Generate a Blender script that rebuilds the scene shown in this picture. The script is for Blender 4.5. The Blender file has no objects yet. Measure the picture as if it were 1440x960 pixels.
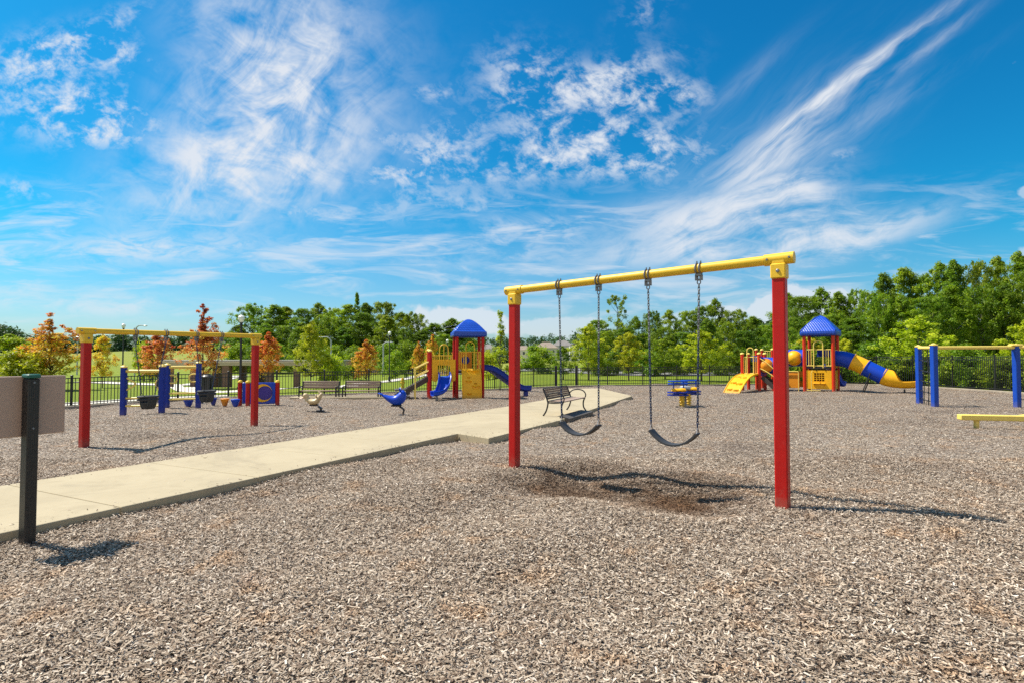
import bpy, bmesh, math, random
import numpy as np
from mathutils import Vector, Matrix

random.seed(7)
R = math.radians
scene = bpy.context.scene
C = scene.collection

# ------------------------------------------------------------------ camera
EYE = 1.55
F = 800.0
PITCH = math.atan(25 / 800)
cam_d = bpy.data.cameras.new('camera')
cam = bpy.data.objects.new('camera', cam_d)
C.objects.link(cam)
cam.location = (0, 0, EYE)
cam.rotation_euler = (R(90) + PITCH, 0, 0)
cam_d.sensor_width = 36
cam_d.lens = 36 * F / 1440
cam_d.clip_start = 0.05
cam_d.clip_end = 4000
scene.camera = cam
cp, sp = math.cos(PITCH), math.sin(PITCH)


def ray(px, py):
    v = 480 - py
    return Vector((px - 720, F * cp - v * sp, F * sp + v * cp))


def P(px, py, Y):
    """point on the sight line at depth Y"""
    d = ray(px, py)
    t = Y / d.y
    return Vector((d.x * t, Y, EYE + d.z * t))


def G(px, py, z=0.0):
    """sight line meets the level z"""
    d = ray(px, py)
    t = (z - EYE) / d.z
    return Vector((d.x * t, d.y * t, z))


def smooth(a, b, x):
    if a == b:
        return 0.0
    t = min(1, max(0, (x - a) / (b - a)))
    return t * t * (3 - 2 * t)


def terrain(x, y):
    z = -0.8 * smooth(30, 46, y) * smooth(2, -6, x)
    z += 4.6 * smooth(80, 150, y) * smooth(-12, -42, x)
    z += 0.9 * smooth(45, 90, y) * smooth(0, 15, x)
    return z


def GT(px, py):
    d = ray(px, py)
    d = d / d.y
    y = 8.0
    while y < 400:
        p = Vector((d.x * y, y, EYE + d.z * y))
        if p.z <= terrain(p.x, p.y):
            return p
        y += 0.25
    return p


def onground(px, Y):
    x = (px - 720) / F * Y
    return Vector((x, Y, terrain(x, Y)))


# ------------------------------------------------------------------ mesh builder
class MB:
    def __init__(s):
        s.v = []
        s.f = []

    def add(s, verts, faces, M=None):
        o = len(s.v)
        for p in verts:
            p = Vector(p)
            s.v.append(M @ p if M else p)
        for f in faces:
            s.f.append([i + o for i in f])

    def box(s, c, size, M=None, bev=0.0, rz=0.0):
        """box, its edges chamfered by bev"""
        hx, hy, hz = size[0] / 2, size[1] / 2, size[2] / 2
        b = min(bev, hx * .9, hy * .9, hz * .9)
        T = Matrix.Translation(Vector(c)) @ Matrix.Rotation(rz, 4, 'Z')
        if M:
            T = M @ T
        if b <= 0:
            vs = [(x, y, z) for z in (-hz, hz) for x, y in ((-hx, -hy), (hx, -hy), (hx, hy), (-hx, hy))]
            fs = [(3, 2, 1, 0), (4, 5, 6, 7), (0, 1, 5, 4), (1, 2, 6, 5), (2, 3, 7, 6), (3, 0, 4, 7)]
            s.add(vs, fs, T)
            return
        def ring(z, i):
            a, c_ = hx - i, hy - i
            bb = b if i == 0 else b * .4
            return [(-a + bb, -c_, z), (a - bb, -c_, z), (a, -c_ + bb, z), (a, c_ - bb, z), (a - bb, c_, z), (-a + bb, c_, z), (-a, c_ - bb, z), (-a, -c_ + bb, z)]
        rings = [ring(-hz, b), ring(-hz + b, 0), ring(hz - b, 0), ring(hz, b)]
        vs = [p for r in rings for p in r]
        fs = [tuple(range(7, -1, -1)), tuple(range(24, 32))]
        for k in range(3):
            for i in range(8):
                j = (i + 1) % 8
                fs.append((k * 8 + i, k * 8 + j, k * 8 + 8 + j, k * 8 + 8 + i))
        s.add(vs, fs, T)

    def bar(s, a, b, w, h=None, up=(0, 0, 1)):
        """rectangular bar between two points"""
        a = Vector(a); b = Vector(b); h = h or w
        d = (b - a)
        L = d.length
        d.normalize()
        upv = Vector(up)
        if abs(d.dot(upv)) > .98:
            upv = Vector((0, 1, 0))
        x = d.cross(upv).normalized()
        z = x.cross(d).normalized()
        M = Matrix.Identity(4)
        for i in range(3):
            M[i][0] = x[i]; M[i][1] = d[i]; M[i][2] = z[i]; M[i][3] = (a[i] + b[i]) / 2
        s.box((0, 0, 0), (w, L, h), M, bev=min(w, h) * .12)

    def tube(s, pts, r, n=10, caps=True, closed=False):
        pts = [Vector(p) for p in pts]
        m = len(pts)
        rs = r if isinstance(r, (list, tuple)) else [r] * m
        rings = []
        prev = None
        for i in range(m):
            if closed:
                t = pts[(i + 1) % m] - pts[(i - 1) % m]
            elif i == 0:
                t = pts[1] - pts[0]
            elif i == m - 1:
                t = pts[-1] - pts[-2]
            else:
                t = (pts[i + 1] - pts[i]).normalized() + (pts[i] - pts[i - 1]).normalized()
            t.normalize()
            if prev is None:
                a = Vector((0, 0, 1)) if abs(t.z) < .9 else Vector((1, 0, 0))
                x = t.cross(a).normalized()
            else:
                x = (prev - t * prev.dot(t))
                x = x.normalized() if x.length > 1e-6 else t.orthogonal().normalized()
            prev = x
            y = t.cross(x)
            rings.append([pts[i] + (x * math.cos(2 * math.pi * k / n) + y * math.sin(2 * math.pi * k / n)) * rs[i] for k in range(n)])
        vs = [p for q in rings for p in q]
        fs = []
        for i in range(m if closed else m - 1):
            i2 = (i + 1) % m
            for k in range(n):
                j = (k + 1) % n
                fs.append((i * n + k, i * n + j, i2 * n + j, i2 * n + k))
        if caps and not closed:
            fs.append(tuple(range(n - 1, -1, -1)))
            fs.append(tuple(range((m - 1) * n, m * n)))
        s.add(vs, fs)

    def lathe(s, prof, c=(0, 0, 0), n=20, M=None):
        vs = []
        for r, z in prof:
            for k in range(n):
                a = 2 * math.pi * k / n
                vs.append((c[0] + r * math.cos(a), c[1] + r * math.sin(a), c[2] + z))
        fs = []
        for i in range(len(prof) - 1):
            for k in range(n):
                j = (k + 1) % n
                fs.append((i * n + k, i * n + j, (i + 1) * n + j, (i + 1) * n + k))
        fs.append(tuple(range(n - 1, -1, -1)))
        fs.append(tuple(range((len(prof) - 1) * n, len(prof) * n)))
        s.add(vs, fs, M)

    def sphere(s, c, r, n=12, sc=(1, 1, 1), M=None):
        prof = []
        m = n // 2
        vs = []; fs = []
        for i in range(m + 1):
            t = math.pi * i / m
            rr = max(math.sin(t), .001)
            for k in range(n):
                a = 2 * math.pi * k / n
                vs.append((c[0] + r * sc[0] * rr * math.cos(a), c[1] + r * sc[1] * rr * math.sin(a), c[2] - r * sc[2] * math.cos(t)))
        for i in range(m):
            for k in range(n):
                j = (k + 1) % n
                fs.append((i * n + k, i * n + j, (i + 1) * n + j, (i + 1) * n + k))
        s.add(vs, fs, M)

    def prism(s, poly, z0, z1, M=None):
        n = len(poly)
        vs = [(x, y, z0) for x, y in poly] + [(x, y, z1) for x, y in poly]
        fs = [tuple(range(n - 1, -1, -1)), tuple(range(n, 2 * n))]
        for i in range(n):
            j = (i + 1) % n
            fs.append((i, j, n + j, n + i))
        s.add(vs, fs, M)

    def sweep(s, path, prof, up=(0, 0, 1), caps=True):
        """closed profile (lateral, normal) carried along a path that stays upright"""
        path = [Vector(p) for p in path]
        m = len(path); n = 0
        vs = []
        for i in range(m):
            if i == 0:
                t = path[1] - path[0]
            elif i == m - 1:
                t = path[-1] - path[-2]
            else:
                t = path[i + 1] - path[i - 1]
            t.normalize()
            x = t.cross(Vector(up)).normalized()
            z = x.cross(t).normalized()
            pr = prof(i / (m - 1)) if callable(prof) else prof
            n = len(pr)
            for a, b in pr:
                vs.append(path[i] + x * a + z * b)
        fs = []
        for i in range(m - 1):
            for k in range(n):
                j = (k + 1) % n
                fs.append((i * n + k, i * n + j, (i + 1) * n + j, (i + 1) * n + k))
        if caps:
            fs.append(tuple(range(n - 1, -1, -1)))
            fs.append(tuple(range((m - 1) * n, m * n)))
        s.add(vs, fs)

    def loft(s, secs, n=14, M=None):
        """ellipses across x: (x, zc, half z, half y)"""
        vs = []; fs = []
        for x, zc, hz, hy in secs:
            for k in range(n):
                a = 2 * math.pi * k / n
                vs.append((x, hy * math.cos(a), zc + hz * math.sin(a)))
        for i in range(len(secs) - 1):
            for k in range(n):
                j = (k + 1) % n
                fs.append((i * n + k, i * n + j, (i + 1) * n + j, (i + 1) * n + k))
        fs.append(tuple(range(n - 1, -1, -1)))
        fs.append(tuple(range((len(secs) - 1) * n, len(secs) * n)))
        s.add(vs, fs, M)

    def build(s, name, mat, parent=None, angle=35, smooth_=True, subdiv=0, label=None):
        me = bpy.data.meshes.new(name)
        me.from_pydata([tuple(p) for p in s.v], [], s.f)
        me.validate()
        bm = bmesh.new()
        bm.from_mesh(me)
        bmesh.ops.recalc_face_normals(bm, faces=bm.faces)
        bm.to_mesh(me)
        bm.free()
        if smooth_:
            me.polygons.foreach_set('use_smooth', [True] * len(me.polygons))
            me.set_sharp_from_angle(angle=R(angle))
        o = bpy.data.objects.new(name, me)
        C.objects.link(o)
        if mat:
            me.materials.append(mat)
        if parent:
            o.parent = parent
        if label:
            o['label'] = label
        if subdiv:
            m = o.modifiers.new('subdivision', 'SUBSURF')
            m.levels = subdiv; m.render_levels = subdiv
        return o


def spline(pts, n=6):
    """Catmull-Rom through points"""
    pts = [Vector(p) for p in pts]
    out = []
    for i in range(len(pts) - 1):
        p0 = pts[max(i - 1, 0)]; p1 = pts[i]; p2 = pts[i + 1]; p3 = pts[min(i + 2, len(pts) - 1)]
        for k in range(n):
            t = k / n
            out.append(.5 * ((2 * p1) + (p2 - p0) * t + (2 * p0 - 5 * p1 + 4 * p2 - p3) * t * t + (3 * p1 - p0 - 3 * p2 + p3) * t ** 3))
    out.append(pts[-1])
    return out


def tag(o, label, cat, group=None, kind=None):
    if label: o['label'] = label
    if cat: o['category'] = cat
    if group: o['group'] = group
    if kind: o['kind'] = kind
    return o


def thing(name, label, cat, loc=(0, 0, 0), rz=0.0, group=None):
    o = bpy.data.objects.new(name, None)
    o.empty_display_size = .2
    C.objects.link(o)
    o.location = loc
    o.rotation_euler = (0, 0, rz)
    return tag(o, label, cat, group)


def copy_tree(o, parent=None):
    c = o.copy()
    C.objects.link(c)
    if parent:
        c.parent = parent
    for ch in list(o.children):
        copy_tree(ch, c)
    return c


# ------------------------------------------------------------------ materials
class NT:
    def __init__(s, tree):
        s.t = tree

    def n(s, kind, **kw):
        nd = s.t.nodes.new(kind)
        for k, v in kw.items():
            if k == 'ins':
                for key, val in v.items():
                    s.set(nd, key, val)
            else:
                setattr(nd, k, v)
        return nd

    def set(s, nd, key, val):
        sock = nd.inputs[key]
        if isinstance(val, bpy.types.NodeSocket):
            s.t.links.new(val, sock)
        else:
            sock.default_value = val

    def m(s, op, a, b=None, c=None, clamp=False):
        nd = s.t.nodes.new('ShaderNodeMath')
        nd.operation = op
        nd.use_clamp = clamp
        s.set(nd, 0, a)
        if b is not None: s.set(nd, 1, b)
        if c is not None: s.set(nd, 2, c)
        return nd.outputs[0]

    def mix(s, fac, a, b, mode='MIX'):
        nd = s.t.nodes.new('ShaderNodeMix')
        nd.data_type = 'RGBA'
        nd.blend_type = mode
        s.set(nd, 0, fac)
        s.set(nd, 6, a)
        s.set(nd, 7, b)
        return nd.outputs[2]

    def ramp(s, fac, stops, interp='LINEAR'):
        nd = s.t.nodes.new('ShaderNodeValToRGB')
        cr = nd.color_ramp
        cr.interpolation = interp
        while len(cr.elements) < len(stops):
            cr.elements.new(.5)
        for e, (p, c) in zip(cr.elements, stops):
            e.position = p
            e.color = c if len(c) == 4 else (*c, 1)
        s.set(nd, 0, fac)
        return nd.outputs[0]

    def noise(s, vec, scale, detail=4, rough=.55, dist=0.0):
        nd = s.t.nodes.new('ShaderNodeTexNoise')
        if vec is not None: s.set(nd, 'Vector', vec)
        s.set(nd, 'Scale', scale); s.set(nd, 'Detail', detail); s.set(nd, 'Roughness', rough); s.set(nd, 'Distortion', dist)
        return nd.outputs[0]

    def smooth(s, x, a, b):
        nd = s.t.nodes.new('ShaderNodeMapRange')
        nd.interpolation_type = 'SMOOTHSTEP'
        s.set(nd, 0, x); s.set(nd, 1, a); s.set(nd, 2, b); s.set(nd, 3, 0.0); s.set(nd, 4, 1.0)
        return nd.outputs[0]


def new_mat(name):
    m = bpy.data.materials.new(name)
    m.use_nodes = True
    m.node_tree.nodes.clear()
    nt = NT(m.node_tree)
    out = nt.n('ShaderNodeOutputMaterial')
    return m, nt, out


def plain(name, col, rough=.5, metal=0.0, var=.12, scale=6.0, bump=0.0, bscale=60.0, spec=.5, dirt=0.0, obj=True):
    """painted / moulded surface with slight unevenness and dust"""
    m, nt, out = new_mat(name)
    tc = nt.n('ShaderNodeTexCoord').outputs['Object']
    nz = nt.noise(tc, scale, 5, .6)
    c0 = [max(0, c * (1 - var)) for c in col]
    c1 = [min(1, c * (1 + var)) for c in col]
    colr = nt.ramp(nz, [(.3, c0), (.7, c1)])
    if dirt > 0:
        d = nt.noise(tc, scale * 3.1, 6, .7)
        fac = nt.m('MULTIPLY', nt.smooth(d, .5, .75), dirt)
        colr = nt.mix(fac, colr, (.22, .19, .15, 1))
    if dirt > 0:
        wz = nt.n('ShaderNodeSeparateXYZ', ins={0: nt.n('ShaderNodeNewGeometry').outputs['Position']}).outputs[2]
        sp2 = nt.m('ADD', wz, nt.m('MULTIPLY', nt.m('SUBTRACT', nt.noise(tc, 22, 5, .7), .5), .5))
        fac = nt.m('MULTIPLY', nt.m('SUBTRACT', 1.0, nt.smooth(sp2, -.02, .22)), min(.55, dirt * 7))
        colr = nt.mix(fac, colr, (.20, .155, .11, 1))
        scr = nt.n('ShaderNodeMapping', ins={'Vector': tc, 'Scale': (9, 9, 2.2), 'Rotation': (.3, .5, .2)})
        sv = nt.smooth(nt.noise(scr.outputs[0], 9, 3, .8), .69, .73)
        colr = nt.mix(nt.m('MULTIPLY', sv, .35), colr, nt.mix(.5, colr, (.35, .33, .30, 1)))
    b = nt.n('ShaderNodeBsdfPrincipled', ins={'Base Color': colr, 'Metallic': metal, 'Specular IOR Level': spec})
    rr = nt.n('ShaderNodeMapRange', ins={0: nt.noise(tc, scale * 2.3, 4, .6), 3: max(0.05, rough - .1), 4: min(1, rough + .12)})
    nt.set(b, 'Roughness', rr.outputs[0])
    if bump > 0:
        bp = nt.n('ShaderNodeBump', ins={'Strength': bump, 'Distance': .01, 'Height': nt.noise(tc, bscale, 3, .6)})
        nt.set(b, 'Normal', bp.outputs[0])
    nt.t.links.new(b.outputs[0], out.inputs[0])
    return m


M_red = plain('red_paint', (.42, .008, .006), .42, var=.07, dirt=.05, spec=.25)
M_redorange = plain('orange_red_paint', (.56, .035, .010), .42, var=.08, dirt=.05, spec=.25)
M_yellow = plain('yellow_paint', (.74, .46, .030), .42, var=.06, dirt=.07, spec=.3)
M_lemon = plain('pale_yellow_paint', (.78, .58, .13), .42, var=.06, dirt=.05, spec=.3)
M_yplastic = plain('yellow_plastic', (.80, .40, .008), .38, var=.06, dirt=.06, spec=.3)
M_oplastic = plain('orange_plastic', (.72, .26, .012), .42, var=.07, dirt=.06, spec=.3)
M_blue = plain('blue_paint', (.007, .052, .34), .42, var=.08, dirt=.04, spec=.25)
M_navy = plain('dark_blue_paint', (.010, .030, .26), .45, var=.08, dirt=.04, spec=.2)
M_bplastic = plain('blue_plastic', (.006, .050, .43), .34, var=.08, dirt=.04, spec=.3)
M_black = plain('black_metal', (.012, .012, .014), .45, var=.2)
M_rubber = plain('black_rubber', (.028, .029, .032), .62, var=.2, dirt=.08)
M_steel = plain('galvanised_steel', (.20, .20, .21), .45, metal=.75, var=.25, scale=40)
M_chainblue = plain('blue_coated_chain', (.025, .04, .09), .42, metal=.2, var=.3, scale=30)
M_tan = plain('tan_plastic', (.50, .38, .20), .45, var=.08, dirt=.08)
M_grey = plain('grey_metal', (.38, .40, .41), .45, metal=.3, var=.1)
M_white = plain('white_paint', (.75, .74, .70), .5, var=.06, dirt=.08)
M_green = plain('dark_green_plastic', (.012, .10, .07), .45)
M_brownpanel = plain('brown_panel', (.42, .29, .215), .55, var=.05, scale=3, bump=.05)
M_deck = plain('brown_deck', (.05, .035, .028), .6, var=.2)
M_pillar = plain('brown_pillar', (.19, .11, .085), .8, var=.2, scale=9, bump=.4, bscale=25)
M_beige = plain('beige_fascia', (.42, .35, .24), .7, var=.1)
M_roofgrey = plain('grey_roofing', (.36, .35, .33), .8, var=.12, scale=3)
M_globe = plain('frosted_globe', (.75, .76, .74), .25, var=.04)
M_signyellow = plain('sign_yellow', (.75, .62, .02), .5)


def wood_mat(name, c0, c1):
    m, nt, out = new_mat(name)
    tc = nt.n('ShaderNodeTexCoord').outputs['Object']
    mp = nt.n('ShaderNodeMapping', ins={'Vector': tc, 'Scale': (2.0, 30.0, 30.0)})
    nz = nt.noise(mp.outputs[0], 3, 6, .65, .6)
    col = nt.ramp(nz, [(.3, c0), (.7, c1)])
    b = nt.n('ShaderNodeBsdfPrincipled', ins={'Base Color': col, 'Roughness': .6})
    bp = nt.n('ShaderNodeBump', ins={'Strength': .25, 'Distance': .004, 'Height': nz})
    nt.set(b, 'Normal', bp.outputs[0])
    nt.t.links.new(b.outputs[0], out.inputs[0])
    return m


M_wood = wood_mat('brown_slats', (.14, .085, .055), (.25, .165, .115))
M_wood2 = wood_mat('tan_slats', (.27, .185, .135), (.38, .28, .21))


def ribbed_mat():
    m, nt, out = new_mat('ribbed_dark_lumber')
    tc = nt.n('ShaderNodeTexCoord').outputs['Object']
    mp = nt.n('ShaderNodeMapping', ins={'Vector': tc, 'Scale': (1, 1, .04)})
    fine = nt.noise(mp.outputs[0], 160, 3, .6)
    sx = nt.n('ShaderNodeSeparateXYZ', ins={0: tc})
    wave = nt.m('SINE', nt.m('MULTIPLY', nt.m('ADD', sx.outputs[0], sx.outputs[1]), 420.0))
    col = nt.ramp(fine, [(.3, (.006, .006, .006)), (.7, (.020, .018, .017))])
    b = nt.n('ShaderNodeBsdfPrincipled', ins={'Base Color': col, 'Roughness': .42})
    h = nt.m('ADD', nt.m('MULTIPLY', wave, .5), fine)
    bp = nt.n('ShaderNodeBump', ins={'Strength': .55, 'Distance': .004, 'Height': h})
    nt.set(b, 'Normal', bp.outputs[0])
    nt.t.links.new(b.outputs[0], out.inputs[0])
    return m


M_ribbed = ribbed_mat()


def roof_mat(name, col, sx=9.0):
    m, nt, out = new_mat(name)
    tc = nt.n('ShaderNodeTexCoord').outputs['Object']
    s_ = nt.n('ShaderNodeSeparateXYZ', ins={0: tc})
    w1 = nt.m('SINE', nt.m('MULTIPLY', nt.m('ADD', s_.outputs[0], s_.outputs[1]), sx * 6.28))
    w2 = nt.m('SINE', nt.m('MULTIPLY', s_.outputs[2], sx * 9))
    h = nt.m('MULTIPLY', nt.m('ADD', w1, w2), .5)
    nz = nt.noise(tc, 5, 4)
    c = nt.ramp(nz, [(.3, [x * .88 for x in col]), (.7, [min(1, x * 1.12) for x in col])])
    b = nt.n('ShaderNodeBsdfPrincipled', ins={'Base Color': c, 'Roughness': .33})
    bp = nt.n('ShaderNodeBump', ins={'Strength': .38, 'Distance': .014, 'Height': h})
    nt.set(b, 'Normal', bp.outputs[0])
    nt.t.links.new(b.outputs[0], out.inputs[0])
    return m


M_roofblue = roof_mat('blue_shingle_plastic', (.008, .060, .41))


def concrete_mat():
    m, nt, out = new_mat('concrete')
    tc = nt.n('ShaderNodeTexCoord').outputs['Object']
    n1 = nt.noise(tc, .7, 6, .62)
    n2 = nt.noise(tc, 60, 4, .7)
    n3 = nt.noise(tc, 3.5, 6, .7, .4)
    col = nt.ramp(n1, [(.3, (.342, .284, .184)), (.7, (.402, .338, .224))])
    col = nt.mix(nt.m('MULTIPLY', nt.smooth(n3, .48, .72), .40), col, (.26, .212, .135, 1))
    col = nt.mix(nt.m('MULTIPLY', nt.smooth(n2, .45, .75), .22), col, (.29, .235, .15, 1))
    st_ = nt.noise(tc, .45, 6, .72, 1.2)
    col = nt.mix(nt.m('MULTIPLY', nt.smooth(st_, .52, .66), .38), col, (.235, .195, .135, 1))
    sp_ = nt.n('ShaderNodeTexVoronoi', ins={'Vector': tc, 'Scale': 1.3})
    spot = nt.m('LESS_THAN', sp_.outputs[0], .022)
    col = nt.mix(nt.m('MULTIPLY', spot, .6), col, (.09, .07, .05, 1))
    b = nt.n('ShaderNodeBsdfPrincipled', ins={'Base Color': col, 'Roughness': .85, 'Specular IOR Level': .25})
    bp = nt.n('ShaderNodeBump', ins={'Strength': .18, 'Distance': .004, 'Height': n2})
    nt.set(b, 'Normal', bp.outputs[0])
    nt.t.links.new(b.outputs[0], out.inputs[0])
    return m


M_conc = concrete_mat()


def patches(nt, pos):
    """broad tone patches of the wood chips: weathered grey, fresh tan, damp brown"""
    big = nt.noise(pos, .55, 4, .6)
    med = nt.noise(pos, 1.9, 4, .65)
    return big, med


HOLLOWS = []   # filled below: (x, y, radius, depth)


def chip_colour(nt, rnd, pos):
    base = nt.ramp(rnd, [(0, (.040, .026, .018)), (.13, (.105, .068, .045)), (.30, (.215, .155, .110)), (.52, (.325, .252, .183)),
                         (.72, (.440, .357, .272)), (.88, (.56, .473, .380)), (1, (.69, .61, .52))])
    big, med = patches(nt, pos)
    tanm = nt.m('MULTIPLY', nt.smooth(med, .52, .72), .50)
    base = nt.mix(tanm, base, nt.mix(1.0, base, (1.25, .88, .52, 1), 'MULTIPLY'))
    redm = nt.m('MULTIPLY', nt.smooth(nt.noise(pos, .9, 5, .7), .60, .74), .40)
    base = nt.mix(redm, base, nt.mix(1.0, base, (1.0, .62, .42, 1), 'MULTIPLY'))
    base = nt.mix(nt.m('MULTIPLY', nt.smooth(big, .45, .68), .35), base, nt.mix(1.0, base, (.86, .86, .90, 1), 'MULTIPLY'))
    drift = nt.noise(pos, .33, 5, .68, .5)
    base = nt.mix(nt.m('MULTIPLY', nt.smooth(drift, .50, .66), .55), base, nt.mix(1.0, base, (.74, .70, .68, 1), 'MULTIPLY'))
    base = nt.mix(nt.m('MULTIPLY', nt.smooth(drift, .46, .32), .5), base, nt.mix(1.0, base, (1.20, 1.20, 1.20, 1), 'MULTIPLY'))
    fresh = nt.smooth(nt.noise(pos, 1.5, 5, .7), .66, .74)
    base = nt.mix(nt.m('MULTIPLY', fresh, .7), base, nt.mix(1.0, base, (1.45, 1.12, .62, 1), 'MULTIPLY'))
    # damp kicked-out hollows under the swings: bare dark brown mulch
    sep = nt.n('ShaderNodeSeparateXYZ', ins={0: pos})
    wob = nt.m('MULTIPLY', nt.m('SUBTRACT', nt.noise(pos, 2.6, 6, .75), .5), 2.3)
    tot = None
    for (hx, hy, hr, hd, stg) in HOLLOWS:
        dx = nt.m('SUBTRACT', sep.outputs[0], hx)
        dy = nt.m('SUBTRACT', sep.outputs[1], hy)
        d = nt.m('SQRT', nt.m('ADD', nt.m('MULTIPLY', dx, dx), nt.m('MULTIPLY', dy, dy)))
        q = nt.m('ADD', nt.m('DIVIDE', d, hr), wob)
        g = nt.m('MULTIPLY', nt.m('SUBTRACT', 1.0, nt.smooth(q, .10, 1.35)), stg)
        tot = g if tot is None else nt.m('MAXIMUM', tot, g)
    base = nt.mix(tot, base, nt.mix(1.0, base, (.32, .225, .15, 1), 'MULTIPLY'))
    return base


def mulch_mats():
    # flakes
    m, nt, out = new_mat('wood_chips')
    a = nt.n('ShaderNodeAttribute', attribute_name='tint').outputs['Fac']
    pos = nt.n('ShaderNodeNewGeometry').outputs['Position']
    col = chip_colour(nt, a, pos)
    fine = nt.noise(pos, 90, 3, .7)
    col = nt.mix(.35, col, nt.mix(1.0, col, nt.ramp(fine, [(.3, (.55, .55, .55)), (.7, (1.3, 1.3, 1.3))]), 'MULTIPLY'))
    b = nt.n('ShaderNodeBsdfPrincipled', ins={'Base Color': col, 'Roughness': .78, 'Specular IOR Level': .25})
    nt.t.links.new(b.outputs[0], out.inputs[0])
    # bed below them
    m2, nt, out = new_mat('mulch_bed')
    pos = nt.n('ShaderNodeNewGeometry').outputs['Position']
    warp = nt.n('ShaderNodeTexNoise', ins={'Vector': pos, 'Scale': 9.0, 'Detail': 2.0})
    wv = nt.n('ShaderNodeVectorMath', operation='MULTIPLY_ADD', ins={0: warp.outputs['Color'], 1: (.10, .10, 0), 2: pos}).outputs[0]
    def layer(rot, s1, s2, off):
        mp = nt.n('ShaderNodeMapping', ins={'Vector': wv, 'Rotation': (0, 0, rot), 'Scale': (s1, s2, 1), 'Location': (off, off, 0)})
        v = nt.n('ShaderNodeTexVoronoi', voronoi_dimensions='2D', ins={'Vector': mp.outputs[0], 'Scale': 1.0})
        return v
    v1 = layer(.5, 30, 78, 0.0)
    v2 = layer(-.75, 28, 72, 3.7)
    v3 = layer(1.45, 32, 80, 9.1)
    sel = nt.noise(pos, 14, 2, .5)
    r12 = nt.mix(nt.m('GREATER_THAN', sel, .47), v1.outputs['Color'], v2.outputs['Color'])
    sel2 = nt.noise(pos, 17, 2, .5)
    r = nt.mix(nt.m('GREATER_THAN', sel2, .55), r12, v3.outputs['Color'])
    rv = nt.n('ShaderNodeSeparateColor', ins={0: r}).outputs[0]
    gap = nt.m('MINIMUM', v1.outputs['Distance'], v2.outputs['Distance'])
    col = chip_colour(nt, nt.m('POWER', rv, .95), pos)
    b = nt.n('ShaderNodeBsdfPrincipled', ins={'Base Color': col, 'Roughness': .85, 'Specular IOR Level': .2})
    bp = nt.n('ShaderNodeBump', ins={'Strength': 1.0, 'Distance': .03, 'Height': nt.m('ADD', rv, nt.m('MULTIPLY', gap, -.8))})
    nt.set(b, 'Normal', bp.outputs[0])
    nt.t.links.new(b.outputs[0], out.inputs[0])
    return m, m2


def grass_mat():
    m, nt, out = new_mat('lawn')
    pos = nt.n('ShaderNodeNewGeometry').outputs['Position']
    n1 = nt.noise(pos, .12, 5, .6)
    n2 = nt.noise(pos, 1.2, 5, .7)
    n3 = nt.noise(pos, 28, 4, .75)
    col = nt.ramp(n1, [(.3, (.130, .190, .010)), (.7, (.190, .232, .016))])
    col = nt.mix(nt.m('MULTIPLY', nt.smooth(n2, .45, .75), .5), col, (.25, .255, .04, 1))
    col = nt.mix(nt.m('MULTIPLY', nt.smooth(n3, .4, .7), .5), col, (.085, .135, .008, 1))
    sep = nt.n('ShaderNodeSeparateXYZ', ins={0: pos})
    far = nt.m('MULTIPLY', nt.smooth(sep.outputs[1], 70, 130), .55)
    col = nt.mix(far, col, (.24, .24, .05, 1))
    b = nt.n('ShaderNodeBsdfPrincipled', ins={'Base Color': col, 'Roughness': .9, 'Specular IOR Level': .15})
    bp = nt.n('ShaderNodeBump', ins={'Strength': .8, 'Distance': .05, 'Height': n3})
    nt.set(b, 'Normal', bp.outputs[0])
    nt.t.links.new(b.outputs[0], out.inputs[0])
    return m


M_grass = grass_mat()
M_asphalt = plain('asphalt', (.20, .195, .185), .9, var=.15, scale=2, bump=.2)
M_kerb = plain('kerb_concrete', (.30, .25, .19), .85, var=.2, scale=4, bump=.3)
M_bark = plain('bark', (.085, .065, .05), .9, var=.35, scale=12, bump=.6, bscale=30)
M_palebark = plain('pale_bark', (.20, .17, .14), .9, var=.3, scale=12, bump=.5, bscale=30)


def leaf_mat(name, dark, mid, light, transl=.35):
    m, nt, out = new_mat(name)
    a = nt.n('ShaderNodeAttribute', attribute_name='tint').outputs['Fac']
    rnd = nt.n('ShaderNodeObjectInfo').outputs['Random']
    col = nt.ramp(a, [(0, dark), (.5, mid), (1, light)])
    hs = nt.n('ShaderNodeHueSaturation', ins={'Color': col})
    nt.set(hs, 'Hue', nt.m('ADD', .485, nt.m('MULTIPLY', rnd, .03)))
    nt.set(hs, 'Value', nt.m('ADD', .92, nt.m('MULTIPLY', nt.m('FRACT', nt.m('MULTIPLY', rnd, 7.31)), .30)))
    c = hs.outputs[0]
    d = nt.n('ShaderNodeBsdfPrincipled', ins={'Base Color': c, 'Roughness': .55, 'Specular IOR Level': .3})
    tcol = nt.mix(1.0, c, (1.25, 1.3, .6, 1), 'MULTIPLY')
    t = nt.n('ShaderNodeBsdfTranslucent', ins={'Color': tcol})
    mx = nt.n('ShaderNodeMixShader', ins={0: transl, 1: d.outputs[0], 2: t.outputs[0]})
    nt.t.links.new(mx.outputs[0], out.inputs[0])
    return m


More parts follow.
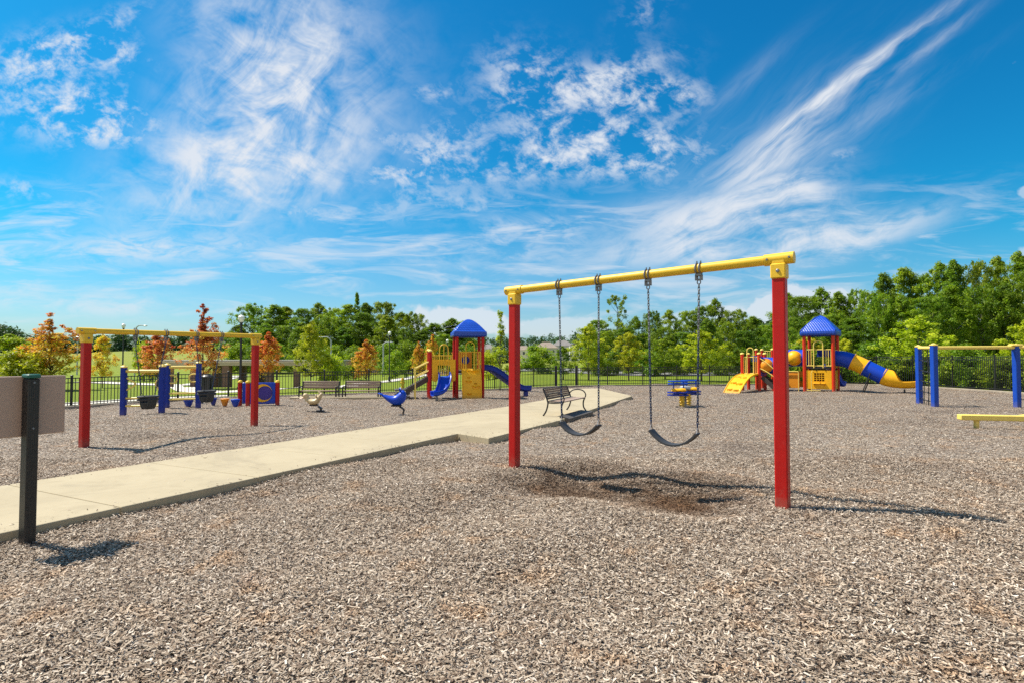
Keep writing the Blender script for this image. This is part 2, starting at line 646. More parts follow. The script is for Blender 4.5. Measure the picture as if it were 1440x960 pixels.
L_dark = leaf_mat('deep_green_leaves', (.065, .130, .008), (.125, .205, .013), (.22, .30, .022), .45)
L_mid = leaf_mat('green_leaves', (.090, .165, .008), (.180, .265, .014), (.30, .36, .024), .47)
L_lime = leaf_mat('lime_leaves', (.16, .22, .006), (.33, .40, .012), (.50, .50, .05), .48)
L_yellow = leaf_mat('yellow_green_leaves', (.20, .21, .008), (.42, .40, .016), (.58, .50, .06), .48)
L_orange = leaf_mat('orange_leaves', (.50, .13, .04), (.62, .31, .05), (.56, .50, .08), .48)
L_red = leaf_mat('rusty_red_leaves', (.44, .08, .05), (.60, .23, .07), (.58, .42, .11), .48)
L_gold = leaf_mat('golden_leaves', (.54, .19, .04), (.62, .42, .04), (.50, .54, .05), .48)
L_far = leaf_mat('far_green_leaves', (.030, .075, .030), (.055, .115, .040), (.085, .150, .050), .25)

# ------------------------------------------------------------------ world
SUN_TO = Vector((-1.6, .5, 2.5)).normalized()
sun_el = math.asin(SUN_TO.z)
sun_az = math.atan2(SUN_TO.x, SUN_TO.y)      # clockwise from +Y
sd = bpy.data.lights.new('sun', 'SUN')
sd.energy = 5.0
sd.angle = R(.53)
sd.color = (1.0, .93, .82)
so = bpy.data.objects.new('sun', sd)
so.rotation_euler = SUN_TO.to_track_quat('Z', 'Y').to_euler()
so.location = (-30, 10, 40)
C.objects.link(so)

world = bpy.data.worlds.new('World')
scene.world = world
world.use_nodes = True
world.node_tree.nodes.clear()
W = NT(world.node_tree)


def uv(px, py):
    d = ray(px, py)
    return d.x / d.y, d.z / d.y


def build_world():
    out = W.n('ShaderNodeOutputWorld')
    sky = W.n('ShaderNodeTexSky', sky_type='NISHITA')
    sky.sun_disc = False
    sky.sun_elevation = sun_el
    sky.sun_rotation = sun_az
    sky.air_density = 1.0
    sky.dust_density = .6
    sky.ozone_density = 2.5
    tc = W.n('ShaderNodeTexCoord').outputs['Generated']
    sep = W.n('ShaderNodeSeparateXYZ', ins={0: tc})
    x, y, z = sep.outputs
    ya = W.m('MAXIMUM', W.m('ABSOLUTE', y), .08)
    u = W.m('DIVIDE', x, ya)
    v = W.m('DIVIDE', z, ya)
    uvn = W.n('ShaderNodeCombineXYZ')
    W.set(uvn, 0, u); W.set(uvn, 1, v)
    uvv = uvn.outputs[0]

    def gauss(px, py, a, b, ang=0.0, p=1.0):
        """soft oval of sky round a direction; a, b in photo pixels, ang counter-clockwise"""
        u0, v0 = uv(px, py)
        mp = W.n('ShaderNodeMapping', vector_type='TEXTURE', ins={'Vector': uvv, 'Location': (u0, v0, 0), 'Rotation': (0, 0, R(ang)), 'Scale': (a / F, b / F, 1)})
        q = W.n('ShaderNodeVectorMath', operation='DOT_PRODUCT', ins={0: mp.outputs[0], 1: mp.outputs[0]}).outputs['Value']
        return W.m('MULTIPLY', W.m('POWER', .36788, q), p)

    def add(*a):
        r = a[0]
        for b in a[1:]:
            r = W.m('ADD', r, b)
        return r

    def comb(a, b, c=0.0):
        n = W.n('ShaderNodeCombineXYZ')
        W.set(n, 0, a); W.set(n, 1, b); W.set(n, 2, c)
        return n.outputs[0]

    def rotuv(ang, s1, s2, off):
        c, s = math.cos(R(ang)), math.sin(R(ang))
        a = W.m('ADD', W.m('MULTIPLY', u, c * s1), W.m('MULTIPLY', v, s * s1))
        b = W.m('SUBTRACT', W.m('MULTIPLY', v, c * s2), W.m('MULTIPLY', u, s * s2))
        return comb(a, b, off)

    # a) torn cirrus, upper left
    m_a = add(gauss(395, 105, 120, 95, 20, 1.15), gauss(330, 215, 150, 95, 55, .62), gauss(310, 275, 140, 60, 10, .55),
              gauss(330, 30, 60, 80, 70, .6), gauss(440, 20, 50, 50, 40, .45), gauss(470, 190, 130, 90, 30, .45), gauss(240, 225, 130, 60, 30, .4), gauss(430, 240, 120, 50, 10, .4))
    n_a = W.noise(rotuv(52, 3.4, 7.0, 1.3), 1.5, 5, .66, 1.0)
    n_a2 = W.noise(rotuv(-25, 7, 11, 8.1), 1.6, 4, .62, .5)
    c_a = W.m('MULTIPLY', W.m('MULTIPLY', m_a, .9), W.smooth(W.m('ADD', W.m('MULTIPLY', n_a, .48), W.m('MULTIPLY', n_a2, .52)), .30, .70))
    # b) dappled puffs
    m_b = add(gauss(745, 120, 60, 45, -15, 1.0), gauss(850, 128, 70, 26, -12, .95), gauss(940, 130, 50, 20, -5, .95), gauss(890, 95, 60, 22, 15, .6),
              gauss(870, 205, 120, 42, -8, 1.05), gauss(800, 215, 80, 30, 0, .6), gauss(60, 80, 75, 30, 12, .95), gauss(160, 75, 50, 22, -10, .8),
              gauss(105, 150, 110, 40, -8, .95), gauss(140, 185, 70, 22, 0, .6), gauss(520, 185, 35, 18, 0, .8), gauss(610, 215, 70, 38, 20, .75), gauss(610, 130, 30, 14, 0, .5),
              gauss(710, 240, 60, 22, 0, .5), gauss(150, 35, 60, 18, 25, .5), gauss(1180, 220, 30, 12, 10, .4), gauss(905, 15, 40, 25, 40, .35), gauss(430, 300, 110, 18, 0, .45), gauss(650, 290, 120, 22, 0, .45), gauss(330, 345, 60, 14, 0, .5), gauss(560, 245, 90, 22, 0, .45), gauss(35, 265, 50, 16, 0, .5))
    n_b = W.noise(rotuv(8, 13, 17, 3.3), 1.25, 5, .62, .35)
    n_b2 = W.noise(rotuv(-30, 30, 44, 5.3), 1.2, 4, .65, .3)
    nb = W.m('ADD', W.m('MULTIPLY', n_b, .66), W.m('MULTIPLY', n_b2, .34))
    c_b = W.m('MULTIPLY', W.m('MINIMUM', W.m('MULTIPLY', m_b, 1.15), 1.0), W.smooth(nb, .43, .64))
    # c) long mare's tails, upper right
    w1 = W.m('MULTIPLY', W.m('SUBTRACT', W.noise(rotuv(0, 2.6, 2.6, 2.2), 1.0, 4, .55), .5), .34)
    def streaks(angd, s1, s2, off, k):
        c, s = math.cos(R(angd)), math.sin(R(angd))
        a = W.m('ADD', W.m('MULTIPLY', u, c * s1), W.m('MULTIPLY', v, s * s1))
        b = W.m('SUBTRACT', W.m('MULTIPLY', v, c * s2), W.m('MULTIPLY', u, s * s2))
        b = W.m('ADD', b, W.m('MULTIPLY', w1, k * s2))
        return W.noise(comb(a, b, off), 1.3, 5, .64, .35)
    n_c = streaks(40, 2.0, 12, 4.4, .35)
    n_c3 = streaks(40, 5.0, 34, 7.4, .35)
    n_c2 = streaks(16, 2.6, 15, 1.7, .45)
    n_c4 = W.noise(rotuv(20, 8, 13, 3.1), 1.4, 5, .66, .6)
    hi = add(gauss(1262, 62, 150, 9, 36, .95), gauss(1165, 137, 120, 12, 38, .75), gauss(1290, 78, 110, 9, 37, .6), gauss(1100, 205, 120, 30, 44, .62), gauss(1140, 190, 150, 60, 40, .30),
             gauss(1060, 265, 90, 50, 45, .40), gauss(1220, 165, 150, 12, 30, .30), gauss(1030, 130, 110, 14, 42, .22), gauss(985, 250, 70, 40, 40, .25))
    lo = add(gauss(1055, 318, 110, 48, 18, 1.0), gauss(1100, 262, 75, 30, 20, .75), gauss(1190, 330, 140, 20, 14, .9), gauss(1160, 355, 120, 16, 14, .6), gauss(960, 310, 130, 34, 8, .70), gauss(1130, 300, 60, 26, 15, .5), gauss(900, 360, 160, 20, 4, .5))
    nh = W.m('ADD', W.m('MULTIPLY', n_c, .6), W.m('MULTIPLY', n_c3, .4))
    nl = W.m('ADD', W.m('MULTIPLY', n_c2, .62), W.m('MULTIPLY', n_c4, .38))
    c_c = W.m('MAXIMUM', W.m('MULTIPLY', W.m('MULTIPLY', hi, .82), W.smooth(nh, .34, .66)), W.m('MULTIPLY', W.m('MINIMUM', lo, 1.0), W.smooth(nl, .33, .62)))
    # d) thin layered veil low down
    band = W.m('MULTIPLY', W.smooth(v, .02, .10), W.m('SUBTRACT', 1.0, W.smooth(v, .22, .36)))
    n_d = W.noise(comb(W.m('MULTIPLY', u, 3.4), W.m('MULTIPLY', v, 21), .7), 1.5, 5, .62, .7)
    c_d = W.m('MULTIPLY', W.m('MULTIPLY', band, W.smooth(n_d, .42, .72)), .72)
    m_d = add(gauss(190, 350, 160, 22, 2, .8), gauss(740, 325, 90, 22, 0, .8), gauss(690, 360, 330, 22, 0, .4), gauss(60, 420, 160, 14, 0, .7), gauss(280, 290, 160, 40, 0, .45), gauss(170, 435, 90, 12, 2, .55))
    n_d2 = W.noise(comb(W.m('MULTIPLY', u, 9), W.m('MULTIPLY', v, 26), 4.7), 1.4, 5, .62, .5)
    c_d = W.m('MAXIMUM', c_d, W.m('MULTIPLY', m_d, W.smooth(n_d2, .34, .66)))
    veil = W.m('MULTIPLY', W.m('SUBTRACT', 1.0, W.smooth(v, .0, .30)), .22)
    # e) white heaps near the horizon
    n_e = W.noise(comb(W.m('MULTIPLY', u, 11), W.m('MULTIPLY', v, 15), 7.7), 1.2, 4, .55, .2)
    def heap(px, py, a, b, p=1.0):
        g = gauss(px, py, a, b, 0, 1.0)
        q = W.m('ADD', g, W.m('MULTIPLY', W.m('SUBTRACT', n_e, .5), 1.5))
        return W.m('MULTIPLY', W.smooth(q, .40, .60), p)
    c_e = W.m('MAXIMUM', W.m('MAXIMUM', heap(635, 452, 95, 26, .9), heap(1130, 440, 120, 42, .9)), W.m('MAXIMUM', heap(800, 462, 70, 22, .65), heap(1010, 450, 110, 20, .55)))
    c_e = W.m('MAXIMUM', c_e, W.m('MAXIMUM', heap(1460, 400, 45, 60, .6), heap(1450, 270, 30, 14, .5)))
    den = W.m('MAXIMUM', W.m('MAXIMUM', c_a, c_b), W.m('MAXIMUM', W.m('MAXIMUM', c_c, c_d), c_e))
    den = W.m('ADD', W.m('MULTIPLY', den, W.m('SUBTRACT', 1.0, veil)), W.m('MULTIPLY', veil, .55), clamp=True)
    den = W.m('MULTIPLY', den, W.smooth(z, -.01, .01))
    den = W.m('MULTIPLY', den, .93)
    # unseen bright cloud added behind the camera to fill camera-facing shade
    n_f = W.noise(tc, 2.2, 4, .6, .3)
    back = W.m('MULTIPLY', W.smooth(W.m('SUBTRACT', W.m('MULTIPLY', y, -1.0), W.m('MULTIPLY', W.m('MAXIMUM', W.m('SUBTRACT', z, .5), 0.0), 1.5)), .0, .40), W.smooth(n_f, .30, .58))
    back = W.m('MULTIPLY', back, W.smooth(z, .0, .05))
    hs = W.n('ShaderNodeHueSaturation', ins={'Color': sky.outputs[0], 'Saturation': SKY_SAT, 'Value': 1.0})
    tint = W.mix(W.smooth(v, .0, .30), (.64, .86, 1.04, 1), SKY_TINT)
    blue = W.mix(1.0, hs.outputs[0], tint, 'MULTIPLY')
    colr = W.mix(den, blue, CLOUD)
    colr = W.mix(W.m('MULTIPLY', back, .85), colr, CLOUD_FILL)
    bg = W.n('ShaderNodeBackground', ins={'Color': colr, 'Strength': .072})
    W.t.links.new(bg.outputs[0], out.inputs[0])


SKY_SAT = 1.35
SKY_TINT = (.14, 1.10, 1.16, 1)
CLOUD = (6.6, 6.9, 7.4, 1)
CLOUD_FILL = (8.5, 8.1, 7.8, 1)
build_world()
world.cycles.sampling_method = 'NONE'

vs = scene.view_settings
scene.display_settings.display_device = 'sRGB'
vs.view_transform = 'Standard'
vs.look = 'None'
vs.exposure = 0.74
vs.gamma = 1.0
vs.use_curve_mapping = False
scene.render.engine = 'CYCLES'
scene.cycles.max_bounces = 6
scene.cycles.diffuse_bounces = 3
scene.cycles.glossy_bounces = 3
scene.cycles.transmission_bounces = 4
scene.cycles.use_denoising = False
scene.cycles.denoiser = 'OPENIMAGEDENOISE'
scene.cycles.denoising_input_passes = 'RGB_ALBEDO_NORMAL'
scene.cycles.sample_clamp_indirect = 6

# ------------------------------------------------------------------ layout: fence line (closed loop, star-shaped round the camera)
FENCE_PX = [(-95, 584), (-20, 580), (40, 577), (100, 572.5), (170, 567.5), (250, 561.5), (321, 559), (389, 557), (456, 555), (518.5, 553), (580, 550.5), (638, 549),
            (695.6, 547.5), (750, 545), (782, 543.5), (811, 542.6), (854.4, 542), (904, 541.6), (952, 541.2), (998, 541), (1043, 540.5), (1088, 540)]
FENCE = [G(a, b) for a, b in FENCE_PX]
TALL_PX = [(1088, 540), (1136, 540), (1184, 540), (1233, 541), (1284, 543), (1340, 546.3), (1400, 550), (1470, 555)]
TALL = [G(a, b) for a, b in TALL_PX]
LOOP = FENCE + TALL[1:] + [Vector((28, 14, 0)), Vector((27, -6, 0)), Vector((8, -12, 0)), Vector((-14, -12, 0)), Vector((-24, 0, 0)), Vector((-21, 11, 0))]


def inside(x, y, k=1.0):
    c = False
    n = len(LOOP)
    j = n - 1
    for i in range(n):
        xi, yi, xj, yj = LOOP[i].x * k, LOOP[i].y * k, LOOP[j].x * k, LOOP[j].y * k
        if (yi > y) != (yj > y) and x < (xj - xi) * (y - yi) / (yj - yi) + xi:
            c = not c
        j = i
    return c


def inside_np(x, y, loop):
    c = np.zeros(x.shape, bool)
    n = len(loop)
    j = n - 1
    for i in range(n):
        xi, yi = loop[i]; xj, yj = loop[j]
        if yi != yj:
            t = ((yi > y) != (yj > y)) & (x < (xj - xi) * (y - yi) / (yj - yi) + xi)
            c ^= t
        j = i
    return c


# main swing positions
SA = G(723.5, 656.5)           # foot of the far post
SB = G(1101, 713)              # foot of the near post
sdir = (SB - SA).normalized()
TS = [.218, .389, .582, .758]
def on_beam(t): return SA.lerp(SB, t)
h1 = on_beam((TS[0] + TS[1]) / 2); h2 = on_beam((TS[2] + TS[3]) / 2)
nrm = Vector((sdir.y, -sdir.x, 0))      # towards the camera
HOLLOWS += [(h1.x + nrm.x * .28, h1.y + nrm.y * .28, .90, .15, .88), (h1.x + nrm.x * -.45, h1.y - nrm.y * .45, .7, .05, .45),
            (h2.x + nrm.x * .22, h2.y + nrm.y * .22, .94, .18, 1.0), (h2.x - nrm.x * .5, h2.y - nrm.y * .5, .85, .05, .6),
            (h1.x * .5 + h2.x * .5, h1.y * .5 + h2.y * .5, .85, .02, .6)]
LSA = G(118, 627.5); LSB = G(357.5, 598)
lh1 = LSA.lerp(LSB, .40); lh2 = LSA.lerp(LSB, .70)
HOLLOWS += [(lh1.x, lh1.y, .8, .06, .35), (lh2.x, lh2.y, .8, .05, .30)]

_g = np.random.default_rng(3)
WAVES = [(_g.uniform(.5, 2.6), _g.uniform(.5, 2.6), _g.uniform(0, 6.28), _g.uniform(.006, .016)) for _ in range(9)]


def gz(x, y):
    """height of the mulch"""
    z = 0 * x
    for i, (a, b, p, w) in enumerate(WAVES):
        z = z + w * np.sin(a * x + (b if i % 2 else -b) * y + p)
    for hx, hy, hr, hd, _ in HOLLOWS:
        z = z - hd * np.exp(-(((x - hx) ** 2 + (y - hy) ** 2) / (hr * hr)) * 1.4)
        z = z + hd * .30 * np.exp(-((np.sqrt((x - hx) ** 2 + (y - hy) ** 2) / hr - 1.25) ** 2) * 7)
    for q in (SA, SB, LSA, LSB):
        z = z * (1 - np.exp(-((x - q.x) ** 2 + (y - q.y) ** 2) / .25)) - .006 * np.exp(-((x - q.x) ** 2 + (y - q.y) ** 2) / .03)
    return z


def gzf(x, y):
    return float(gz(np.array([x]), np.array([y]))[0])


M_chips, M_bed = mulch_mats()

# path outline (top at z = .10)
PZ = .10
NEAR_PX = [(47.5, 738.7), (164, 711), (360, 670), (500, 640.5), (572, 626), (644, 609)]
FAR_PX = [(50, 672.5), (105, 666), (280, 639), (360, 625.5), (532, 600), (715, 570.5)]
PA = G(47.5, 738.7, PZ); PB = G(644, 609, PZ)
FA = G(105, 666, PZ); FB = G(715, 570.5, PZ)
pdir = (PB - PA).normalized()
NOTCH = G(687.5, 615.5, PZ)
PAD = [G(889, 556, PZ), G(843, 545.3, PZ), G(772, 546.5, PZ), G(765, 561.8, PZ)]
PATHPOLY = [PA - pdir * 9, PB, NOTCH, G(730, 605, PZ), G(787, 590.3, PZ)] + PAD + [FB, FA - (FB - FA).normalized() * 11]
PATH2D = [(p.x, p.y) for p in PATHPOLY]


def structure(o):
    o['kind'] = 'structure'
    return o


def sheet(name, verts, faces, mat, smooth_=True):
    me = bpy.data.meshes.new(name)
    me.from_pydata([tuple(p) for p in verts], [], faces)
    me.materials.append(mat)
    me.polygons.foreach_set('use_smooth', [smooth_] * len(me.polygons))
    o = bpy.data.objects.new(name, me)
    C.objects.link(o)
    return structure(o)


# mulch bed: a fine grid over the enclosed ground
def build_mulch():
    xs0, xs1, ys0, ys1, st = -26.0, 32.0, -13.0, 37.0, .16
    nx = int((xs1 - xs0) / st) + 1; ny = int((ys1 - ys0) / st) + 1
    gx, gy = np.meshgrid(xs0 + np.arange(nx) * st, ys0 + np.arange(ny) * st)
    gzv = gz(gx, gy)
    big = [(p.x * 1.02, p.y * 1.02) for p in LOOP]
    cx = gx[:-1, :-1] + st / 2; cy = gy[:-1, :-1] + st / 2
    keep = inside_np(cx, cy, big)
    idx = np.arange(nx * ny).reshape(ny, nx)
    q = np.stack([idx[:-1, :-1], idx[:-1, 1:], idx[1:, 1:], idx[1:, :-1]], -1)[keep]
    used = np.unique(q)
    remap = -np.ones(nx * ny, int); remap[used] = np.arange(len(used))
    co = np.stack([gx.ravel()[used], gy.ravel()[used], gzv.ravel()[used]], -1)
    q = remap[q]
    return mesh_np('mulch', co, q, M_bed, True)


def mesh_np(name, co, quads, mat, smooth_=False, tint=None, link=True):
    me = bpy.data.meshes.new(name)
    nq, k = quads.shape
    me.vertices.add(len(co))
    me.vertices.foreach_set('co', np.ascontiguousarray(co, np.float32).ravel())
    me.loops.add(nq * k)
    me.loops.foreach_set('vertex_index', np.ascontiguousarray(quads, np.int32).ravel())
    me.polygons.add(nq)
    me.polygons.foreach_set('loop_start', np.arange(0, nq * k, k, dtype=np.int32))
    me.polygons.foreach_set('loop_total', np.full(nq, k, np.int32))
    me.update(calc_edges=True)
    me.validate()
    if smooth_:
        me.polygons.foreach_set('use_smooth', np.ones(nq, bool))
    if tint is not None:
        at = me.attributes.new('tint', 'FLOAT', 'FACE')
        at.data.foreach_set('value', np.ascontiguousarray(tint, np.float32))
    if mat:
        me.materials.append(mat)
    if not link:
        return me
    o = bpy.data.objects.new(name, me)
    C.objects.link(o)
    return o


structure(build_mulch())


def build_chips():
    g = np.random.default_rng(11)
    xs, ys = [], []
    # number per square metre falls with distance
    def scatter(n, d0, d1, pw):
        t = g.random(n)
        d = (d0 ** pw + t * (d1 ** pw - d0 ** pw)) ** (1 / pw)
        x = (g.random(n) * 2 - 1) * (d * 1.0 + 2.2)
        return x, d
    for n, d0, d1, pw in ((760000, 1.2, 9.0, 1.05), (270000, 8.0, 30.0, .85), (12000, .3, 1.4, 1.6)):
        x, d = scatter(n, d0, d1, pw)
        xs.append(x); ys.append(d)
    x = np.concatenate(xs); y = np.concatenate(ys)
    ok = inside_np(x, y, [(p.x * .995, p.y * .995) for p in LOOP]) & ~inside_np(x, y, PATH2D)
    x = x[ok]; y = y[ok]
    z = gz(x, y)
    ex_, ey_ = [], []
    for p_, q_, cnt in ((PATHPOLY[0], PB, 420), (PB, NOTCH, 30), (NOTCH, PATHPOLY[4], 110), (PATHPOLY[4], PAD[0], 110), (FB, PATHPOLY[-1], 420)):
        t_ = g.random(cnt)
        d_ = (q_ - p_).normalized()
        off = g.exponential(.13, cnt)
        ex_.append(p_.x + (q_.x - p_.x) * t_ - d_.y * off); ey_.append(p_.y + (q_.y - p_.y) * t_ + d_.x * off)
    ex_ = np.concatenate(ex_); ey_ = np.concatenate(ey_)
    k_ = inside_np(ex_, ey_, PATH2D)
    x = np.concatenate([x, ex_[k_]]); y = np.concatenate([y, ey_[k_]]); z = np.concatenate([z, np.full(k_.sum(), PZ)])
    n = len(x)
    z = z + .004 + g.random(n) ** 1.6 * np.where(np.arange(n) < n - k_.sum(), .026, .004)
    L = g.gamma(4.0, .0060, n).clip(.010, .065) * (1 + .18 * (y > 9)); Wd = (L * g.uniform(.16, .42, n)).clip(.004, .0115)
    a = g.random(n) * 2 * np.pi
    pit = g.normal(0, .26, n); rol = g.normal(0, .34, n)
    dx = np.stack([np.cos(a) * np.cos(pit), np.sin(a) * np.cos(pit), np.sin(pit)], -1)
    sx = np.stack([-np.sin(a) * np.cos(rol), np.cos(a) * np.cos(rol), np.sin(rol)], -1)
    nn = np.cross(dx, sx)
    c = np.stack([x, y, z], -1)
    bend = (g.normal(0, .10, n) * L)[:, None]
    hl = (L / 2)[:, None]; hw = (Wd / 2)[:, None]
    tp0 = g.uniform(.25, 1.0, n)[:, None]; tp1 = g.uniform(.25, 1.0, n)[:, None]
    sk = (g.normal(0, .25, n) * Wd)[:, None]
    v0 = c - dx * hl - sx * hw * tp0 + nn * bend + sx * sk
    v1 = c - dx * hl * .9 + sx * hw * tp0 + nn * bend + sx * sk
    v2 = c + sx * hw
    v3 = c - sx * hw
    v4 = c + dx * hl + sx * hw * tp1 + nn * bend - sx * sk
    v5 = c + dx * hl * .9 - sx * hw * tp1 + nn * bend - sx * sk
    co = np.stack([v0, v1, v2, v3, v4, v5], 1).reshape(-1, 3)
    b = np.arange(n)[:, None] * 6
    q = np.concatenate([b + np.array([[0, 3, 2, 1]]), b + np.array([[3, 5, 4, 2]])], 0)
    t = g.beta(1.9, 1.8, n)
    o = mesh_np('wood_chips', co, q, M_chips, False, np.concatenate([t, t]))
    tag(o, 'loose weathered wood chips covering the play area', 'mulch', kind='stuff')


build_chips()

# lawn: rings out from the fence line
def build_lawn():
    base = []
    n = len(LOOP)
    for i in range(n):
        a, b = LOOP[i], LOOP[(i + 1) % n]
        k = max(1, int((b - a).length / 1.2))
        for j in range(k):
            base.append(a.lerp(b, j / k))
    ks = [1.0, 1.03, 1.07, 1.12, 1.18, 1.25, 1.33, 1.42, 1.52, 1.64, 1.8, 2.0, 2.25, 2.55, 2.9, 3.4, 4, 5, 7, 12, 30, 90]
    vs_, fs_ = [], []
    m = len(base)
    for k in ks:
        for p in base:
            x, y = p.x * k, p.y * k
            vs_.append((x, y, terrain(x, y) + .025))
    for r in range(len(ks) - 1):
        for i in range(m):
            j = (i + 1) % m
            fs_.append((r * m + i, r * m + j, (r + 1) * m + j, (r + 1) * m + i))
    sheet('lawn', vs_, fs_, M_grass)


build_lawn()


def ribbon(name, pts, w, mat, dz=.032):
    """a paved strip laid on the terrain"""
    pts = spline([Vector((p.x, p.y, 0)) for p in pts], 8)
    vs_, fs_ = [], []
    for i, p in enumerate(pts):
        t = (pts[min(i + 1, len(pts) - 1)] - pts[max(i - 1, 0)]).normalized()
        nn = Vector((-t.y, t.x, 0))
        ww = w[0] + (w[1] - w[0]) * i / (len(pts) - 1) if isinstance(w, tuple) else w
        for s in (-1, -.5, 0, .5, 1):
            q = p + nn * s * ww / 2
            vs_.append((q.x, q.y, terrain(q.x, q.y) + dz + (.05 if q.y > 45 else 0)))
    for i in range(len(pts) - 1):
        for k in range(4):
            fs_.append((i * 5 + k, i * 5 + k + 1, i * 5 + 5 + k + 1, i * 5 + 5 + k))
    return sheet(name, vs_, fs_, mat)


M_pale = plain('pale_concrete', (.56, .52, .44), .85, var=.08, scale=1.5)
ribbon('park_path', [GT(430, 545), GT(500, 541), GT(548, 536), GT(600, 527), GT(640, 520), GT(660, 516)], 1.6, M_pale)
ribbon('park_path', [GT(520, 517.5), GT(450, 519.5), GT(390, 522), GT(340, 528), GT(280, 540), GT(215, 541), GT(120, 537)], 2.2, M_pale, .036)
ribbon('park_path', [GT(395, 546), GT(330, 551), GT(285, 551), GT(262, 545), GT(240, 541)], 1.5, M_pale, .040)
ribbon('road', [onground(400, 120), onground(560, 95), onground(700, 88), onground(790, 70), onground(860, 58), onground(905, 54), onground(960, 54), onground(1040, 58), onground(1150, 70)], 6.0, M_asphalt, .045)
# sidewalk hugging the fence, left
ribbon('sidewalk', [FENCE[i] * (1.06 if i < 5 else 1.05) for i in range(0, 7)], 1.3, M_pale, .044)


def build_kerb():
    mb = MB()
    pts = [p.copy() for p in LOOP]
    n = len(pts)
    for i in range(n - 6):
        a, b = pts[i], pts[i + 1]
        d = (b - a)
        ang = math.atan2(d.y, d.x)
        c = (a + b) / 2 * .994
        mb.box((c.x, c.y, -.02), (d.length + .02, .16, .17), bev=.015, rz=ang)
    structure(mb.build('kerb', M_kerb))


build_kerb()


# concrete walk: separate slabs, thin joints
def build_walk():
    mb = MB()
    L0 = -9.0
    span = (PB - PA).length
    joints = [-9.0]
    s0 = (G(164, 711, PZ) - PA).dot(pdir)
    k = s0 - 1.6 * 6
    while k < span:
        if k > -8.5: joints.append(k)
        k += 1.6
    fdir = (FB - FA).normalized()
    foff = (FA - PA)
    def far_at(s):
        # crosses the walk square to it
        p = PA + pdir * s
        nn = Vector((-pdir.y, pdir.x, 0))
        # intersection of p + nn*t with far line
        den = nn.x * fdir.y - nn.y * fdir.x
        w_ = FA - p
        t = (w_.x * fdir.y - w_.y * fdir.x) / den
        return p + nn * t
    gap = .006
    for a, b in zip(joints[:-1], joints[1:]):
        p0 = PA + pdir * (a + gap); p1 = PA + pdir * (b - gap)
        q0 = far_at(a + gap); q1 = far_at(b - gap)
        mb.prism([(p0.x, p0.y), (p1.x, p1.y), (q1.x, q1.y), (q0.x, q0.y)], -.25, PZ)
    # last piece up to the landing, then the landing
    a = joints[-1]
    p0 = PA + pdir * (a + gap)
    q0 = far_at(a + gap)
    q1 = far_at(span)
    mb.prism([(p0.x, p0.y), (PB.x, PB.y), (q1.x, q1.y), (q0.x, q0.y)], -.25, PZ)
    pts = [PB + pdir * gap, NOTCH, G(787, 590.3, PZ)]
    mid_far = FB
    mb.prism([(p.x, p.y) for p in (PB + (NOTCH - PB) * .003 + pdir * gap * 2, NOTCH, G(787, 590.3, PZ), FB, q1 + pdir * gap * 2)], -.25, PZ)
    g2 = pdir * gap * 2
    mb.prism([(p.x, p.y) for p in (G(787, 590.3, PZ) + g2, PAD[0], PAD[1], PAD[2], PAD[3], FB + g2)], -.25, PZ)
    bm_o = mb.build('path', M_conc, angle=20, smooth_=False)
    bv = bm_o.modifiers.new('edge', 'BEVEL')
    bv.width = .012; bv.segments = 2; bv.limit_method = 'ANGLE'
    structure(bm_o)


build_walk()


# ------------------------------------------------------------------ fences
def fence_obj(name, label, pts, H, drop=(), group=None):
    root = thing(name, label, 'fence', tuple(pts[0]), 0, group)
    o = pts[0]
    for i, p in enumerate(pts):
        h = H(i) if callable(H) else H
        q = p - o
        m = MB()
        m.box((q.x, q.y, (h + .06) / 2), (.06, .06, h + .06), bev=.006)
        m.box((q.x, q.y, h + .07), (.075, .075, .025), bev=.008)
        m.build('post', M_black, root)
    for i in range(len(pts) - 1):
        if i in drop:
            continue
        fence_panel(root, pts[i] - o, pts[i + 1] - o, H(i) if callable(H) else H, H(i + 1) if callable(H) else H)
    return root


def fence_panel(root, a, b, ha, hb, name='picket_panel'):
    m = MB()
    d = b - a
    L = d.length
    ang = math.atan2(d.y, d.x)
    n = max(2, round(L / .115))
    u_ = d.normalized()
    for k in range(1, n):
        t = k / n
        p = a + d * t
        h = ha + (hb - ha) * t
        m.box((p.x, p.y, .06 + (h - .06) / 2), (.018, .018, h - .06), rz=ang)
    for zz, s in ((.14, .03), (-.16, .03), (-.02, .03)):
        z0 = zz if zz > 0 else ha + zz
        z1 = zz if zz > 0 else hb + zz
        m.bar(a + Vector((0, 0, z0)) + u_ * .03, b + Vector((0, 0, z1)) - u_ * .03, .03, s)
    m.build(name, M_black, root, smooth_=False)


FH = lambda i: .93 + .012 * i
fence_obj('picket_fence', 'low black picket fence running behind the benches and the left playground tower', FENCE[:15], FH)
fence_obj('picket_fence', 'low black picket fence from the gate to behind the small yellow climber', FENCE[15:], lambda i: FH(i + 15) - .03, drop=())
gr = thing('fence_gate', 'narrow black picket gate between two thick posts at the end of the walk', 'gate', tuple(FENCE[14]))
for q in (Vector((0, 0, 0)), FENCE[15] - FENCE[14]):
    m = MB(); m.box((q.x, q.y + .10, .58), (.15, .15, 1.16), bev=.01); m.box((q.x, q.y + .10, 1.175), (.17, .17, .03), bev=.01)
    m.build('gate_post', M_black, gr)
fence_panel(gr, Vector((.10, .1, 0)), FENCE[15] - FENCE[14] + Vector((-.10, .1, 0)), 1.06, 1.06, 'gate_leaf')
fence_obj('picket_fence', 'tall black picket fence in front of the wood at the right', TALL, 1.70)


